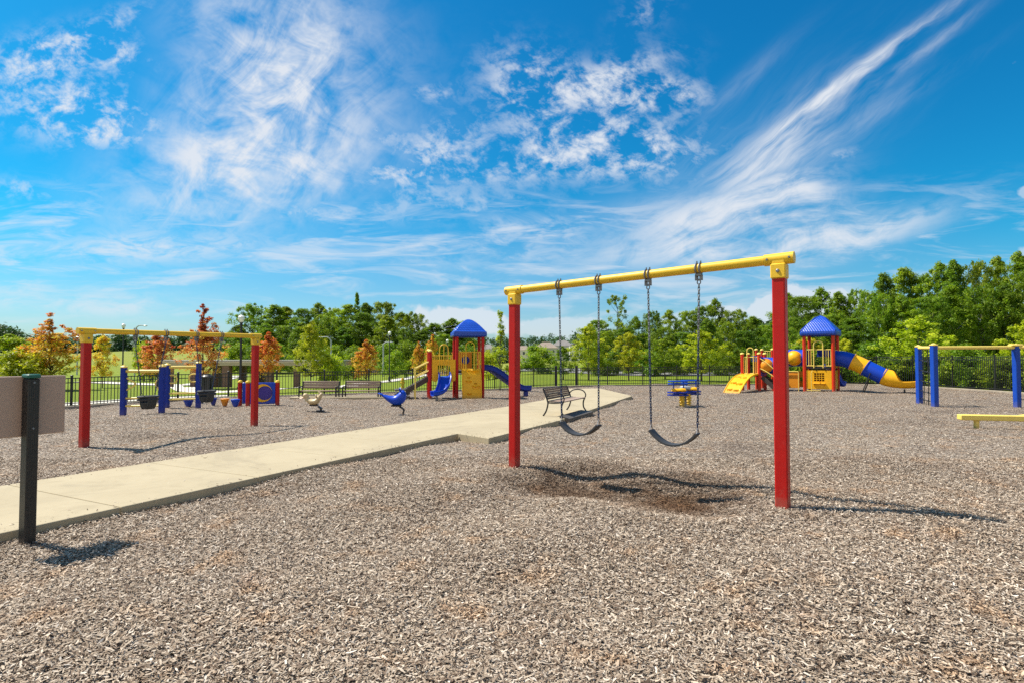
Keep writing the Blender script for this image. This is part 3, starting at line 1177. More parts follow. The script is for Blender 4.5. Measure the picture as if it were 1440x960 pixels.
# ------------------------------------------------------------------ chain helper
def chain(mb, a, b, link=.048, r=.0050, w=.020):
    a = Vector(a); b = Vector(b)
    d = b - a
    L = d.length
    d.normalize()
    step = link - 2 * r - .004
    n = max(1, round(L / step))
    step = L / n
    x = d.cross(Vector((0, 1, 0)))
    if x.length < .1: x = d.cross(Vector((1, 0, 0)))
    x.normalize()
    y = d.cross(x).normalized()
    for k in range(n):
        c = a + d * (k + .5) * step
        s = (x + y).normalized() if k % 2 else (x - y).normalized()
        hl = link / 2 - w / 2
        pts = []
        for q in range(5):
            t = math.pi * q / 4
            pts.append(c + d * (hl + math.sin(t) * w / 2) + s * math.cos(t) * w / 2)
        for q in range(5):
            t = math.pi + math.pi * q / 4
            pts.append(c + d * (-hl + math.sin(t) * w / 2) + s * math.cos(t) * w / 2)
        mb.tube(pts, r, 5, closed=True)


def hanger(mb, p, u_, pr):
    """clamp round a pipe of radius pr at p, pipe running along u_, with a pendulum eye below"""
    p = Vector(p); u_ = Vector(u_).normalized()
    side = Vector((-u_.y, u_.x, 0))
    for s in (-.022, .022):
        c = p + u_ * s
        ring = [c + side * math.cos(t) * (pr + .008) + Vector((0, 0, 1)) * math.sin(t) * (pr + .008) for t in [2 * math.pi * k / 18 for k in range(18)]]
        mb.tube(ring, .010, 6, closed=True)
        mb.tube([c + side * .0 + Vector((0, 0, pr + .005)), c + Vector((0, 0, pr + .035))], .008, 6)
    mb.bar(p + Vector((0, 0, -pr - .02)) - u_ * .036, p + Vector((0, 0, -pr - .02)) + u_ * .036, .05, .03)
    for s in (-1, 1):
        mb.bar(p + u_ * .026 * s + Vector((0, 0, -pr - .02)), p + u_ * .026 * s + Vector((0, 0, -pr - .085)), .04, .01)
    mb.tube([p - u_ * .04 + Vector((0, 0, -pr - .075)), p + u_ * .04 + Vector((0, 0, -pr - .075))], .009, 8)
    c = p + Vector((0, 0, -pr - .105))
    ring = [c + u_ * math.cos(t) * .020 + Vector((0, 0, 1)) * math.sin(t) * .024 for t in [2 * math.pi * k / 14 for k in range(14)]]
    mb.tube(ring, .007, 6, closed=True)


def swing_frame(label, A, B, zA, zB, post, pr, ts, over, rounded, group):
    root = thing('swing_frame', label, 'swing frame', tuple(A), 0, group)
    d = B - A
    ang = math.atan2(d.y, d.x)
    u_ = d.normalized()
    O = Vector((0, 0, 0))
    b0 = Vector((0, 0, zA)); b1 = Vector((d.x, d.y, zB))
    ub = (b1 - b0).normalized()
    for q, zt in ((O, zA), (d, zB)):
        m = MB()
        m.box((q.x, q.y, (zt - pr - .02 - .30) / 2), (post, post, zt - pr - .02 + .30), bev=.012, rz=ang)
        m.build('post', M_red, root)
    m = MB()
    m.tube([b0 - ub * over, b0 + ub * .3, b1 - ub * .3, b1 + ub * over], pr, 22)
    m.build('top_beam', M_yellow, root)
    for q, zt, c in ((O, zA, b0), (d, zB, b1)):
        m = MB()
        hh = post * 1.25
        m.box((q.x, q.y, zt - pr - hh / 2), (post + .024, post + .024, hh), bev=.012, rz=ang)
        m.tube([c - ub * post * 1.15, c + ub * post * 1.15], pr + .010, 22)
        # cheeks rising from the sleeve to the pipe
        m.box((q.x, q.y, zt - pr * .5), (post * 1.05, pr * 2 + .014, pr * 1.2), bev=.012, rz=ang)
        f = m.build('end_fitting', M_yellow, root)
        sd_ = Vector((u_.y, -u_.x, 0))
        for s in (-1, 1):
            c2 = Vector((q.x, q.y, zt - pr - hh * .5)) + sd_ * s * (post / 2 + .012)
            m = MB()
            m.tube([c2, c2 + sd_ * s * .006, c2 + sd_ * s * .012], [.019, .019, .012], 10)
            m.build('bolt', M_steel, f)
            for e in (-1, 1):
                c3 = c + ub * e * post * .85 + sd_ * s * (pr + .008)
                m = MB()
                m.tube([c3, c3 + sd_ * s * .014], [.013, .011], 8)
                m.build('bolt', M_steel, f)
    for t in ts:
        m = MB()
        hanger(m, b0.lerp(b1, t), u_, pr)
        m.build('swing_hanger', M_steel, root)
    return root, b0 + A, b1 + A


ZA = P(723.5, 408.5, SA.y).z; ZB = P(1101, 364.5, SB.y).z
fr, BA, BB = swing_frame('red and yellow swing frame carrying the two belt swings, nearest the camera', SA, SB, ZA, ZB, .128, .053, TS, .11, True, None)


def belt_swing(label, t0, t1, zseat, zend, swayd):
    p0 = BA.lerp(BB, t0); p1 = BA.lerp(BB, t1)
    mid = (p0 + p1) / 2
    base = Vector((mid.x, mid.y, 0))
    root = thing('belt_swing', label, 'swing', tuple(base), 0, 'belt swings on the near swing frame')
    u_ = Vector((sdir.x, sdir.y, 0))
    sd_ = Vector((sdir.y, -sdir.x, 0))
    ends = []
    for s, p in ((-1, p0), (1, p1)):
        e = Vector((0, 0, 0)) + u_ * s * .285 + Vector((0, 0, zend)) + sd_ * swayd
        top = p - base - Vector((0, 0, .056 + .128))
        triangle = e + Vector((0, 0, .075))
        m = MB()
        L = (triangle - top)
        chain(m, top, top + L * .40)
        ch = m.build('chain', M_steel, root)
        m = MB()
        chain(m, top + L * .40, triangle)
        m.build('coated_section', M_chainblue, ch)
        m = MB()
        tri = [triangle, e + sd_ * .035 + Vector((0, 0, .005)), e - sd_ * .035 + Vector((0, 0, .005))]
        m.tube(tri + [tri[0]], .006, 6)
        m.build('shackle', M_steel, ch)
        ends.append(e)
    # belt: sagging strap
    m = MB()
    n = 22
    path = []
    for k in range(n + 1):
        t = k / n
        q = ends[0].lerp(ends[1], t)
        s = abs(2 * t - 1)
        sag = (zend - zseat) * (1 - s ** 2.2)
        path.append(q - Vector((0, 0, sag)))
    def prof(t):
        w = .072 + .006 * math.sin(math.pi * t)
        e = .010
        return [(-w, -e), (w, -e), (w, e), (w - .012, e + .003), (-w + .012, e + .003), (-w, e)]
    m.sweep(path, prof)
    m.build('seat', M_rubber, root, angle=40)
    return root


belt_swing('black belt swing beside the far red post, in front of the brown bench', TS[0], TS[1], .555, .70, -.02)
belt_swing('black belt swing hanging next to the near red post', TS[2], TS[3], .545, .70, .01)

ZLA = P(118, 465.5, LSA.y).z; ZLB = P(357.5, 472.5, LSB.y).z
def tfor(px):
    # parameter along the small beam seen at px
    k = (px - 720) / F
    return (k * LSA.y - LSA.x) / ((LSB.x - LSA.x) - k * (LSB.y - LSA.y))
LTS = [tfor(190), tfor(233), tfor(276), tfor(311)]
fr2, CA, CB = swing_frame('red and yellow toddler swing frame with bucket seats, behind the sign at the left', LSA, LSB, ZLA, ZLB, .128, .050, LTS, .10, True, None)


def bucket_swing(label, t0, t1, zb, swayd):
    p0 = CA.lerp(CB, t0); p1 = CA.lerp(CB, t1)
    mid = (p0 + p1) / 2
    base = Vector((mid.x, mid.y, 0))
    root = thing('bucket_swing', label, 'toddler swing', tuple(base), 0, 'bucket swings on the toddler swing frame')
    d = (LSB - LSA).normalized()
    sd_ = Vector((d.y, -d.x, 0))
    for s, p in ((-1, p0), (1, p1)):
        e = d * s * .125 + Vector((0, 0, zb + .27)) - sd_ * swayd
        top = p - base - Vector((0, 0, .05 + .128))
        m = MB()
        chain(m, top, e, link=.05, r=.005, w=.02)
        m.build('chain', M_chainblue, root)
    M_ = Matrix.Translation(-sd_ * swayd + Vector((0, 0, zb))) @ Matrix.Rotation(math.atan2(d.y, d.x), 4, 'Z')
    m = MB()
    # rim, crotch bucket, back and front straps
    rim = [M_ @ Vector((.185 * math.cos(t), .13 * math.sin(t), .235)) for t in [2 * math.pi * k / 24 for k in range(24)]]
    rim2 = [M_ @ Vector((.185 * math.cos(t), .13 * math.sin(t), .18)) for t in [2 * math.pi * k / 24 for k in range(24)]]
    m.tube(rim, .022, 8, closed=True)
    m.tube(rim2, .022, 8, closed=True)
    m.sweep([M_ @ Vector(q) for q in ((0, -.135, .22), (0, -.12, .08), (0, -.06, .0), (0, .06, .0), (0, .12, .08), (0, .135, .22))],
            [(-.085, -.008), (.085, -.008), (.085, .008), (-.085, .008)], up=(0, 0, 1) if False else (d.y, -d.x, .02))
    m.lathe([(.02, 0), (.085, .005), (.11, .05), (.125, .12), (.115, .12), (.09, .05), (.02, .02)], M=M_, n=18)
    m.build('bucket_seat', M_rubber, root)


zb1 = P(211, 570, LSA.lerp(LSB, .38).y).z
zb2 = P(291, 561, LSA.lerp(LSB, .68).y).z
bucket_swing('black bucket swing on the toddler frame, nearer the sign', LTS[0], LTS[1], .585, .05)
bucket_swing('black bucket swing on the toddler frame, nearer the blue moon panel', LTS[2], LTS[3], .63, .05)

# ------------------------------------------------------------------ sign (seen from behind)
sp_ = G(38, 764)
su = Vector((.42, .907, 0)); sn = Vector((.907, -.42, 0))
sg = thing('sign_board', 'brown sign panel seen from behind on a dark ribbed post at the left edge', 'sign', tuple(sp_), math.atan2(su.y, su.x))
m = MB(); m.box((0, 0, .70 - .15), (.086, .098, 1.40 + .28), bev=.008)
m.build('post', M_ribbed, sg)
m = MB(); m.box((0, 0, 1.41), (.096, .108, .035), bev=.008)
m.build('post_cap', M_green, sg)
m = MB(); m.box((0, .070, 1.155), (.575, .035, .51), bev=.006)
m.build('panel', M_brownpanel, sg)
for z in (1.355, .97):
    m = MB()
    m.tube([(0, -.048, z), (0, -.055, z)], [.011, .008], 8)
    m.build('bolt', M_steel, sg)

# ------------------------------------------------------------------ playground equipment
def L2(root, f):
    return f


def post(root, x, y, h, mat, r=.064, cap=None, capr=.075, round_=True, name='post', base=-.3):
    m = MB()
    m.lathe([(r, base), (r, h)], (x, y, 0), 18)
    o = m.build(name, mat, root)
    if cap:
        m = MB()
        m.lathe([(capr, h - .03), (capr, h + .005), (capr * .85, h + .03), (capr * .45, h + .05), (.008, h + .056)], (x, y, 0), 18)
        m.build('post_cap', cap, o)
    return o


def sqpost(root, x, y, h, mat, w=.13, cap=None, rz=0.0):
    m = MB()
    m.box((x, y, (h - .3) / 2), (w, w, h + .3), bev=.012, rz=rz)
    o = m.build('post', mat, root)
    if cap:
        m = MB()
        m.box((x, y, h + .02), (w * 1.18, w * 1.18, .05), bev=.02, rz=rz)
        m.lathe([(w * .42, h + .045), (w * .3, h + .07), (.01, h + .08)], (x, y, 0), 14)
        m.build('post_cap', cap, o)
    return o


def barrier(root, a, b, z0, z1, mat, hoop=None, n=8, name='barrier', r=.014):
    """rail of upright bars, with an arch over the middle"""
    a = Vector(a); b = Vector(b)
    m = MB()
    for z in (z0, z1):
        m.tube([a + Vector((0, 0, z)), b + Vector((0, 0, z))], r * 1.25, 8)
    for k in range(n + 1):
        t = k / n
        if hoop and abs(t - .5) * (b - a).length < hoop[0] * .85:
            continue
        p = a.lerp(b, t)
        m.tube([p + Vector((0, 0, z0)), p + Vector((0, 0, z1))], r, 8)
    o = m.build(name, mat, root)
    if hoop:
        w, top = hoop
        u_ = (b - a).normalized()
        c = (a + b) / 2
        off = Vector((u_.y, -u_.x, 0)) * .04
        pts = [c + off - u_ * w + Vector((0, 0, z0 - .1)), c + off - u_ * w + Vector((0, 0, top - w))]
        pts += [c + off + u_ * (-w * math.cos(t)) + Vector((0, 0, top - w + w * math.sin(t))) for t in [math.pi * k / 10 for k in range(1, 10)]]
        pts += [c + off + u_ * w + Vector((0, 0, top - w)), c + off + u_ * w + Vector((0, 0, z0 - .1))]
        m = MB()
        m.tube(pts, r * 1.35, 10)
        m.build('hoop', mat, root)
    return o


def deck(root, x0, x1, y0, y1, z, mat=None):
    m = MB()
    m.box(((x0 + x1) / 2, (y0 + y1) / 2, z - .04), (x1 - x0 - .02, y1 - y0 - .02, .08), bev=.01)
    m.build('deck', mat or M_deck, root)


def trough(w, h, t=.022, lip=.03):
    """open slide section: lateral, normal"""
    o = [(-w - t - lip, h), (-w - t, h - .035), (-w - t, .03), (-w * .7, -t), (w * .7, -t), (w + t, .03), (w + t, h - .035), (w + t + lip, h)]
    i = [(w + t + lip * .4, h + .02), (w, h), (w, .06), (w * .72, .012), (-w * .72, .012), (-w, .06), (-w, h), (-w - t - lip * .4, h + .02)]
    return o + i


def climber(root, x0, x1, prof_yz, th, mat, holes, name='climbing_wall', skew=0.0):
    """bowed moulded wall with hand holds: profile in (y, z), holes (u, v, r, h) stand out as cups"""
    m = MB()
    path = spline([Vector((0, y, z)) for y, z in prof_yz], 6)
    n = len(path)
    w = (x1 - x0)
    vs_, fs_ = [], []
    cols = 41
    cum = [0]
    for i in range(1, n):
        cum.append(cum[-1] + (path[i] - path[i - 1]).length)
    tot = cum[-1]
    # resample finely so holds can be pressed into the surface
    rows = 65
    def at(s):
        for i in range(1, n):
            if s <= cum[i] + 1e-9:
                t = (s - cum[i - 1]) / max(1e-9, cum[i] - cum[i - 1])
                return path[i - 1].lerp(path[i], t), (path[i] - path[i - 1]).normalized()
        return path[-1], (path[-1] - path[-2]).normalized()
    for r_ in range(rows):
        p, t = at(tot * r_ / (rows - 1))
        nrm_ = Vector((0, -t.z, t.y))
        if nrm_.y > 0 and nrm_.z < 0: nrm_ = -nrm_
        for c in range(cols):
            u_ = c / (cols - 1)
            d = 0
            for hu, hv, hr, hd in holes:
                # crescent pocket: ledge at the bottom, hollow above
                du = (u_ - hu) * w / hr
                dv = (r_ / (rows - 1) - hv) * tot / (hr * .6)
                q = math.sqrt(du * du + dv * dv)
                q2 = math.sqrt(du * du + (dv + .75) ** 2)
                d -= 1.5 * hd * (1 - smooth(.75, 1.05, q)) * smooth(.7, .95, q2)
                d += .5 * hd * math.exp(-((q2 - .55) ** 2) * 9) * (1 - smooth(.6, 1.1, q))
            e = min(u_, 1 - u_)
            d += .0
            vs_.append((x0 + w * u_, p.y + nrm_.y * d, p.z + nrm_.z * d))
    k0 = len(vs_)
    for r_ in range(rows):
        p, t = at(tot * r_ / (rows - 1))
        nrm_ = Vector((0, -t.z, t.y))
        for c in range(cols):
            u_ = c / (cols - 1)
            vs_.append((x0 + w * u_, p.y - nrm_.y * (-th), p.z - nrm_.z * (-th)))
    for r_ in range(rows - 1):
        for c in range(cols - 1):
            a = r_ * cols + c
            fs_.append((a, a + 1, a + cols + 1, a + cols))
            b = k0 + a
            fs_.append((b, b + cols, b + cols + 1, b + 1))
    for r_ in range(rows - 1):
        for c in (0, cols - 1):
            a = r_ * cols + c
            fs_.append((a, a + cols, k0 + a + cols, k0 + a))
    for c in range(cols - 1):
        for r_ in (0, rows - 1):
            a = r_ * cols + c
            fs_.append((a, a + 1, k0 + a + 1, k0 + a))
    ya, yb = prof_yz[0][0], prof_yz[-1][0]
    sk = lambda y: skew * (y - ya) / (yb - ya)
    vs_ = [(v[0] + sk(v[1]), v[1], v[2]) for v in vs_]
    m.add(vs_, fs_)
    # raised side flanges
    for xx in (x0, x1):
        m.tube([Vector((xx + sk(p.y), p.y, p.z)) for p in path], .028, 8)
    return m.build(name, mat, root, angle=50)


def plate_with_hole(root, name, mat, a, b, z0, z1, hole, t=.03, ring=None, ringmat=None, parent=None):
    """upright panel between two plan points with a round hole (u along, z, radius)"""
    a = Vector(a); b = Vector(b)
    L = (b - a).length
    u_ = (b - a).normalized(); nn = Vector((u_.y, -u_.x, 0))
    hu, hz, hr = hole
    N = 40
    inner = [(hu + hr * math.cos(2 * math.pi * k / N), hz + hr * math.sin(2 * math.pi * k / N)) for k in range(N)]
    outer = []
    for k in range(N):
        c, s = math.cos(2 * math.pi * k / N), math.sin(2 * math.pi * k / N)
        ts = []
        if c > 1e-6: ts.append((L - hu) / c)
        if c < -1e-6: ts.append((0 - hu) / c)
        if s > 1e-6: ts.append((z1 - hz) / s)
        if s < -1e-6: ts.append((z0 - hz) / s)
        q = min(ts)
        outer.append([hu + q * c, hz + q * s])
    for cx, cz in ((0, z0), (L, z0), (0, z1), (L, z1)):
        k = min(range(N), key=lambda i: (outer[i][0] - cx) ** 2 + (outer[i][1] - cz) ** 2)
        outer[k] = [cx, cz]
    m = MB()
    vs_ = []
    for s in (t / 2, -t / 2):
        for q in (inner, outer):
            for uu, zz in q:
                p = a + u_ * uu + nn * s
                vs_.append((p.x, p.y, zz))
    fs_ = []
    for k in range(N):
        j = (k + 1) % N
        fs_ += [(k, j, N + j, N + k), (2 * N + k, 3 * N + k, 3 * N + j, 2 * N + j), (k, 2 * N + k, 2 * N + j, j), (N + k, N + j, 3 * N + j, 3 * N + k)]
    m.add(vs_, fs_)
    return m.build(name, mat, root)


def dome(root, name, mat, c, n_, r, parent=None, depth=1.0):
    """bubble window: half sphere facing n_"""
    n_ = Vector(n_).normalized()
    x = n_.cross(Vector((0, 0, 1))).normalized(); z = x.cross(n_)
    vs_, fs_ = [], []
    N, K = 20, 6
    c = Vector(c)
    for i in range(K + 1):
        t = math.pi / 2 * i / K
        for k in range(N):
            a = 2 * math.pi * k / N
            vs_.append(c + (x * math.cos(a) + z * math.sin(a)) * r * max(.02, math.cos(t)) + n_ * r * depth * math.sin(t))
    for i in range(K):
        for k in range(N):
            j = (k + 1) % N
            fs_.append((i * N + k, i * N + j, (i + 1) * N + j, (i + 1) * N + k))
    m = MB(); m.add(vs_, fs_)
    rim = [c + (x * math.cos(a) + z * math.sin(a)) * r * 1.04 for a in [2 * math.pi * k / 24 for k in range(24)]]
    m.tube(rim, .022, 8, closed=True)
    return m.build(name, mat, root)


def roof_shell(root, c, z, secs, mat, k=8, name='roof'):
    """stack of rounded squares (half size, height, corner roundness)"""
    vs_, fs_ = [], []
    N = 4 * k
    for s, h, rd in secs:
        rr = s * rd
        for q in range(4):
            a0 = q * math.pi / 2
            cx = (s - rr) * (1 if q in (0, 3) else -1); cy = (s - rr) * (1 if q in (0, 1) else -1)
            for i in range(k):
                a = a0 + (math.pi / 2) * i / (k - 1)
                vs_.append((c[0] + cx + rr * math.cos(a), c[1] + cy + rr * math.sin(a), z + h))
    for i in range(len(secs) - 1):
        for j in range(N):
            j2 = (j + 1) % N
            fs_.append((i * N + j, i * N + j2, (i + 1) * N + j2, (i + 1) * N + j))
    fs_.append(tuple(range((len(secs) - 1) * N, len(secs) * N)))
    m = MB(); m.add(vs_, fs_)
    o = m.build(name, mat, root, angle=28)
    sm = o.modifiers.new('thickness', 'SOLIDIFY'); sm.thickness = .025; sm.offset = -1
    return o


# ---- left tower
def tower_left():
    c0 = P(642.6, 480, 22.6); c0.z = 0
    root = thing('play_tower', 'left play tower with domed blue roof, yellow climbing wall and two blue slides', 'play structure', tuple(c0), R(11.6))
    S = 1.04
    H = 2.47
    for x, y in ((0, 0), (S, 0), (0, S), (S, S)):
        post(root, x, y, H, M_red, r=.066)
    for x, y in ((-1.05, -.02), (-1.05, S)):
        post(root, x, y, 1.88 if y < .5 else 1.92, M_red, r=.066, cap=M_lemon, capr=.085)
    # domed roof
    secs = [(.66, -.03, .08), (.675, .04, .08), (.665, .17, .08), (.635, .185, .07), (.58, .25, .07), (.50, .345, .07), (.405, .45, .08), (.30, .55, .12), (.20, .63, .25), (.11, .68, .5), (.04, .70, 1), (.005, .703, 1)]
    roof_shell(root, (S / 2, S / 2), H, secs, M_roofblue)
    deck(root, 0, S, 0, S, 1.12)
    deck(root, -1.05, 0, 0, S, .86)
    barrier(root, (.08, -.02, 0), (S - .08, -.02, 0), 1.17, 1.85, M_yellow, hoop=(.17, 2.24), n=9)
    plate_with_hole(root, 'window_panel', M_oplastic, (.20, S + .01, 0), (.74, S + .01, 0), 1.13, 1.86, (.27, 1.52, .15))
    m = MB(); m.lathe([(.14, -.02), (.17, 0), (.16, .035), (.02, .05)], M=Matrix.Translation((.47, S - .02, 1.52)) @ Matrix.Rotation(R(90), 4, 'X'), n=22)
    m.build('porthole', M_navy, root)
    barrier(root, (S + .01, S - .08, 0), (S + .01, S * .72, 0), 1.17, 1.85, M_yellow, n=3)
    # climbing wall in front of the tower
    climber(root, .20, .93, [(.02, 1.17), (-.06, 1.14), (-.20, .92), (-.28, .58), (-.32, .25), (-.33, -.02)], .05, M_yplastic,
            [(.33, .33, .06, .045), (.33, .46, .12, .05), (.72, .62, .16, .07), (.70, .52, .05, .05), (.35, .83, .09, .045), (.68, .12, .18, .05), (.30, .10, .10, .03)])
    # lower deck: hood of the small slide
    m = MB()
    poly = [(-.98, 1.00), (-.98, 1.62), (-.06, 1.62), (-.06, 1.00), (-.20, 1.00), (-.20, 1.36), (-.28, 1.41), (-.74, 1.41), (-.83, 1.36), (-.83, 1.00)]
    poly = [(-.98, .72), (-.98, 1.55), (-.06, 1.55), (-.06, .72), (-.22, .66), (-.28, .80), (-.26, 1.32), (-.76, 1.32), (-.74, .80), (-.82, .66)]
    M_ = Matrix.Rotation(R(90), 4, 'X')
    m.prism(poly, .02, .055, M_)
    m.build('slide_hood', M_yplastic, root, angle=30)
    barrier(root, (-.98, S + .0, 0), (-.06, S + .0, 0), .92, 1.70, M_yellow, n=10)
    # arch over the slide mouth
    c = -.52
    pts = [Vector((c - .17, -.07, .92))] + [Vector((c - .17 * math.cos(t), -.07, 1.95 + .18 * math.sin(t))) for t in [math.pi * k / 10 for k in range(11)]] + [Vector((c + .17, -.07, .92))]
    m = MB(); m.tube(pts, .021, 10); m.tube([(c, -.07, 1.0), (c, -.07, 2.12)], .016, 8)
    m.build('hoop', M_yellow, root)
    # small slide curling to the left
    sl = spline([(-.50, .02, .885), (-.49, -.16, .84), (-.50, -.34, .66), (-.55, -.50, .45), (-.66, -.63, .28), (-.84, -.73, .20), (-1.02, -.78, .185)], 7)
    m = MB()
    m.sweep(sl, lambda t: trough(.20, .17 - .03 * t))
    m.build('slide', M_bplastic, root, angle=40)
    m = MB(); m.lathe([(.04, -.25), (.04, .17)], (-.84, -.72, 0), 12)
    m.build('slide_foot', M_steel, root)
    # long slide to the right and back
    sl = spline([(S, .52, 1.12), (S + .25, .54, 1.11), (S + .50, .62, 1.02), (S + 1.0, .92, .70), (S + 1.5, 1.22, .38), (S + 1.85, 1.42, .23), (S + 2.25, 1.64, .20)], 7)
    m = MB()
    m.sweep(sl, trough(.20, .20))
    m.build('slide', M_navy, root, angle=40)
    m = MB(); m.box((S + 2.12, 1.55, .05), (.18, .22, .34), bev=.02)
    m.build('slide_foot', M_navy, root)
    # steps: stringers, treads, rails, transfer platform
    st = MB()
    for y in (.18, .86):
        st.bar((-1.10, y, .80), (-1.98, y, .30), .05, .20)
    st.build('stringer', M_deck, root)
    st = MB()
    for k in range(3):
        t = (k + .5) / 3
        st.box((-1.12 - .86 * t, .52, .80 - .50 * t + .02), (.26, .66, .035), bev=.006)
    st.build('tread', M_deck, root)
    for y, nm in ((-.02, 0), (1.02, 1)):
        m = MB()
        for dz in (0, -.34):
            m.tube(spline([(-1.05, y, 1.48 + dz), (-1.5, y, 1.25 + dz), (-1.60, y, 1.20 + dz), (-1.63, y, 1.10 + dz)], 5), .022, 8)
        m.tube([(-1.62, y, 1.22), (-1.62, y, -.2)], .022, 8)
        m.build('handrail', M_lemon, root)
    m = MB()
    for z in (.36, .20, .07):
        m.box((-2.12, .52, z), (.60, .78, .05), bev=.01)
    m.build('transfer_step', M_deck, root)
    for x in (-2.36, -1.9):
        for y in (.2, .84):
            m = MB()
            m.box((x, y, .05), (.05, .05, .58))
            m.build('step_leg', M_grey, root)
    return root


tower_left()


# ---- right tower
def tower_right():
    bA = G(1131, 549.2)
    d0 = 28.0
    o0 = Vector(((1131 - 720) / F * d0, d0, 0))
    root = thing('play_tower', 'right play tower with pyramid blue roof, blue and yellow tube slide and arched climber', 'play structure', tuple(o0), R(-38))
    S = 1.25
    H = 2.72
    for x, y in ((0, 0), (S, 0), (0, S), (S, S)):
        post(root, x, y, H, M_redorange, r=.078)
    secs = [(.82, -.04, .1), (.84, .06, .1), (.83, .17, .1), (.80, .20, .08), (.52, .53, .07), (.22, .86, .06), (.05, .98, .3), (.01, .99, 1)]
    secs = [(.78, -.04, .1), (.80, .06, .1), (.785, .17, .1), (.76, .20, .08), (.53, .53, .07), (.22, .84, .06), (.05, .94, .3), (.01, .95, 1)]
    rf = roof_shell(root, (S / 2, S / 2), H, secs, M_roofblue)
    m = MB()
    for sx, sy in ((1, 1), (1, -1), (-1, 1), (-1, -1)):
        m.tube([Vector((S / 2 + sx * .755, S / 2 + sy * .755, H + .205)), Vector((S / 2 + sx * .22, S / 2 + sy * .22, H + .845)), Vector((S / 2, S / 2, H + .955))], [.035, .03, .03], 8)
    m.build('ridge', M_bplastic, rf)
    deck(root, 0, S, 0, S, 1.17)
    # front barrier with arch, back ditto
    barrier(root, (.09, -.02, 0), (S - .09, -.02, 0), 1.24, 2.02, M_lemon, hoop=(.20, 2.44), n=10, r=.017)
    m = MB(); m.box((S * .52, S + .01, 1.86), (.62, .03, .36), bev=.01)
    m.build('back_panel', M_navy, root)
    # lower yellow play panels, front with a window grid
    m = MB()
    W_, z0, z1 = S - .16, .12, 1.02
    gx0, gx1, gz0, gz1 = .42, .86, .50, .90
    def vpanel(mm, x0, x1, za, zb, y=-.01, t=.035):
        mm.box(((x0 + x1) / 2, y, (za + zb) / 2), (x1 - x0, t, zb - za))
    vpanel(m, .08, gx0, z0, z1); vpanel(m, gx1, S - .08, z0, z1)
    vpanel(m, gx0, gx1, z0, gz0); vpanel(m, gx0, gx1, gz1, z1)
    nb = 4
    cw = (gx1 - gx0) / nb; chh = (gz1 - gz0) / nb
    for k in range(1, nb):
        m.box((gx0 + cw * k, -.01, (gz0 + gz1) / 2), (.022, .03, gz1 - gz0))
        m.box(((gx0 + gx1) / 2, -.01, gz0 + chh * k), (gx1 - gx0, .028, .022))
    m.build('grid_panel', M_yplastic, root, smooth_=False)
    m = MB()
    m.box((.64, -.08, .40), (.55, .10, .04), bev=.012)
    for xx in (.42, .86):
        m.prism([(0, 0), (.09, 0), (0, -.12)], -.012, .012, Matrix.Translation((xx, -.03, .38)) @ Matrix.Rotation(R(-90), 4, 'Z') @ Matrix.Rotation(R(90), 4, 'X'))
    m.build('counter_shelf', M_yplastic, root)
    m = MB(); m.box((S + .0, S * .5, .57), (.035, S - .16, .92), bev=.012)
    m.build('side_panel', M_yplastic, root)
    m = MB(); m.box((S * .5, S + .02, .57), (S - .16, .035, .92), bev=.012)
    m.build('side_panel', M_oplastic, root)
    # tube slide
    plate_with_hole(root, 'tube_entry_panel', M_yplastic, (S + .01, .10, 0), (S + .01, S - .10, 0), 1.14, 2.02, (.52, 1.62, .37))
    cl = spline([(S, .62, 1.60), (S + .35, .62, 1.57), (S + .80, .62, 1.40), (S + 1.35, .62, 1.10), (S + 1.95, .62, .76)], 10)
    n = len(cl)
    tube = MB
    cuts = [(0.0, .34), (.34, .62), (.62, 1.0)]
    cum = [0]
    for i in range(1, n): cum.append(cum[-1] + (cl[i] - cl[i - 1]).length)
    def seg(t0, t1):
        out_ = []
        for i in range(n):
            t = cum[i] / cum[-1]
            if t0 <= t <= t1: out_.append(cl[i])
        def at(t):
            s = t * cum[-1]
            for i in range(1, n):
                if s <= cum[i]:
                    return cl[i - 1].lerp(cl[i], (s - cum[i - 1]) / (cum[i] - cum[i - 1]))
            return cl[-1]
        return [at(t0)] + [p for p in out_ if (p - at(t0)).length > .02 and (p - at(t1)).length > .02] + [at(t1)]
    for (t0, t1), mt in zip(cuts, (M_bplastic, M_yplastic, M_bplastic)):
        m = MB()
        pts = seg(t0, t1)
        m.tube(pts, .375, 26, caps=False)
        for e, d in ((0, 1), (-1, -2)):
            dv = (pts[d] - pts[e]).normalized()
            m.tube([pts[e] + dv * .002, pts[e] + dv * .03], .405, 26)
        m.build('tube_segment', mt, root, angle=40)
    # exit scoop
    ex = [Vector((S + 1.93, .62, .77)), Vector((S + 2.12, .62, .70)), Vector((S + 2.32, .62, .655)), Vector((S + 2.6, .62, .625)), Vector((S + 2.9, .62, .63)), Vector((S + 3.2, .62, .66))]
    m = MB()
    nn_ = len(ex)
    def scoop(t):
        # full hoop shrinking to an open trough
        k = 1 - smooth(.30, .66, t)
        r_ = .39
        half = math.pi * (.42 + .55 * k)
        hgt = [(-r_ * math.sin(half - 2 * half * i / 18 if False else (half * (1 - 2 * i / 18))), -r_ * math.cos(half * (1 - 2 * i / 18))) for i in range(19)]
        inn = [(a * .93, b * .93) for a, b in hgt][::-1]
        return hgt + inn
    m.sweep(spline(ex, 3), scoop)
    m.build('slide_exit', M_yplastic, root, angle=40)
    m = MB()
    m.tube([(S + 2.75, .52, -.2), (S + 2.75, .52, .2)], .028, 8); m.tube([(S + 2.75, .74, -.2), (S + 2.75, .74, .2)], .028, 8)
    m.build('slide_foot', M_black, root)
    m = MB()
    a = cl[int(n * .80)]
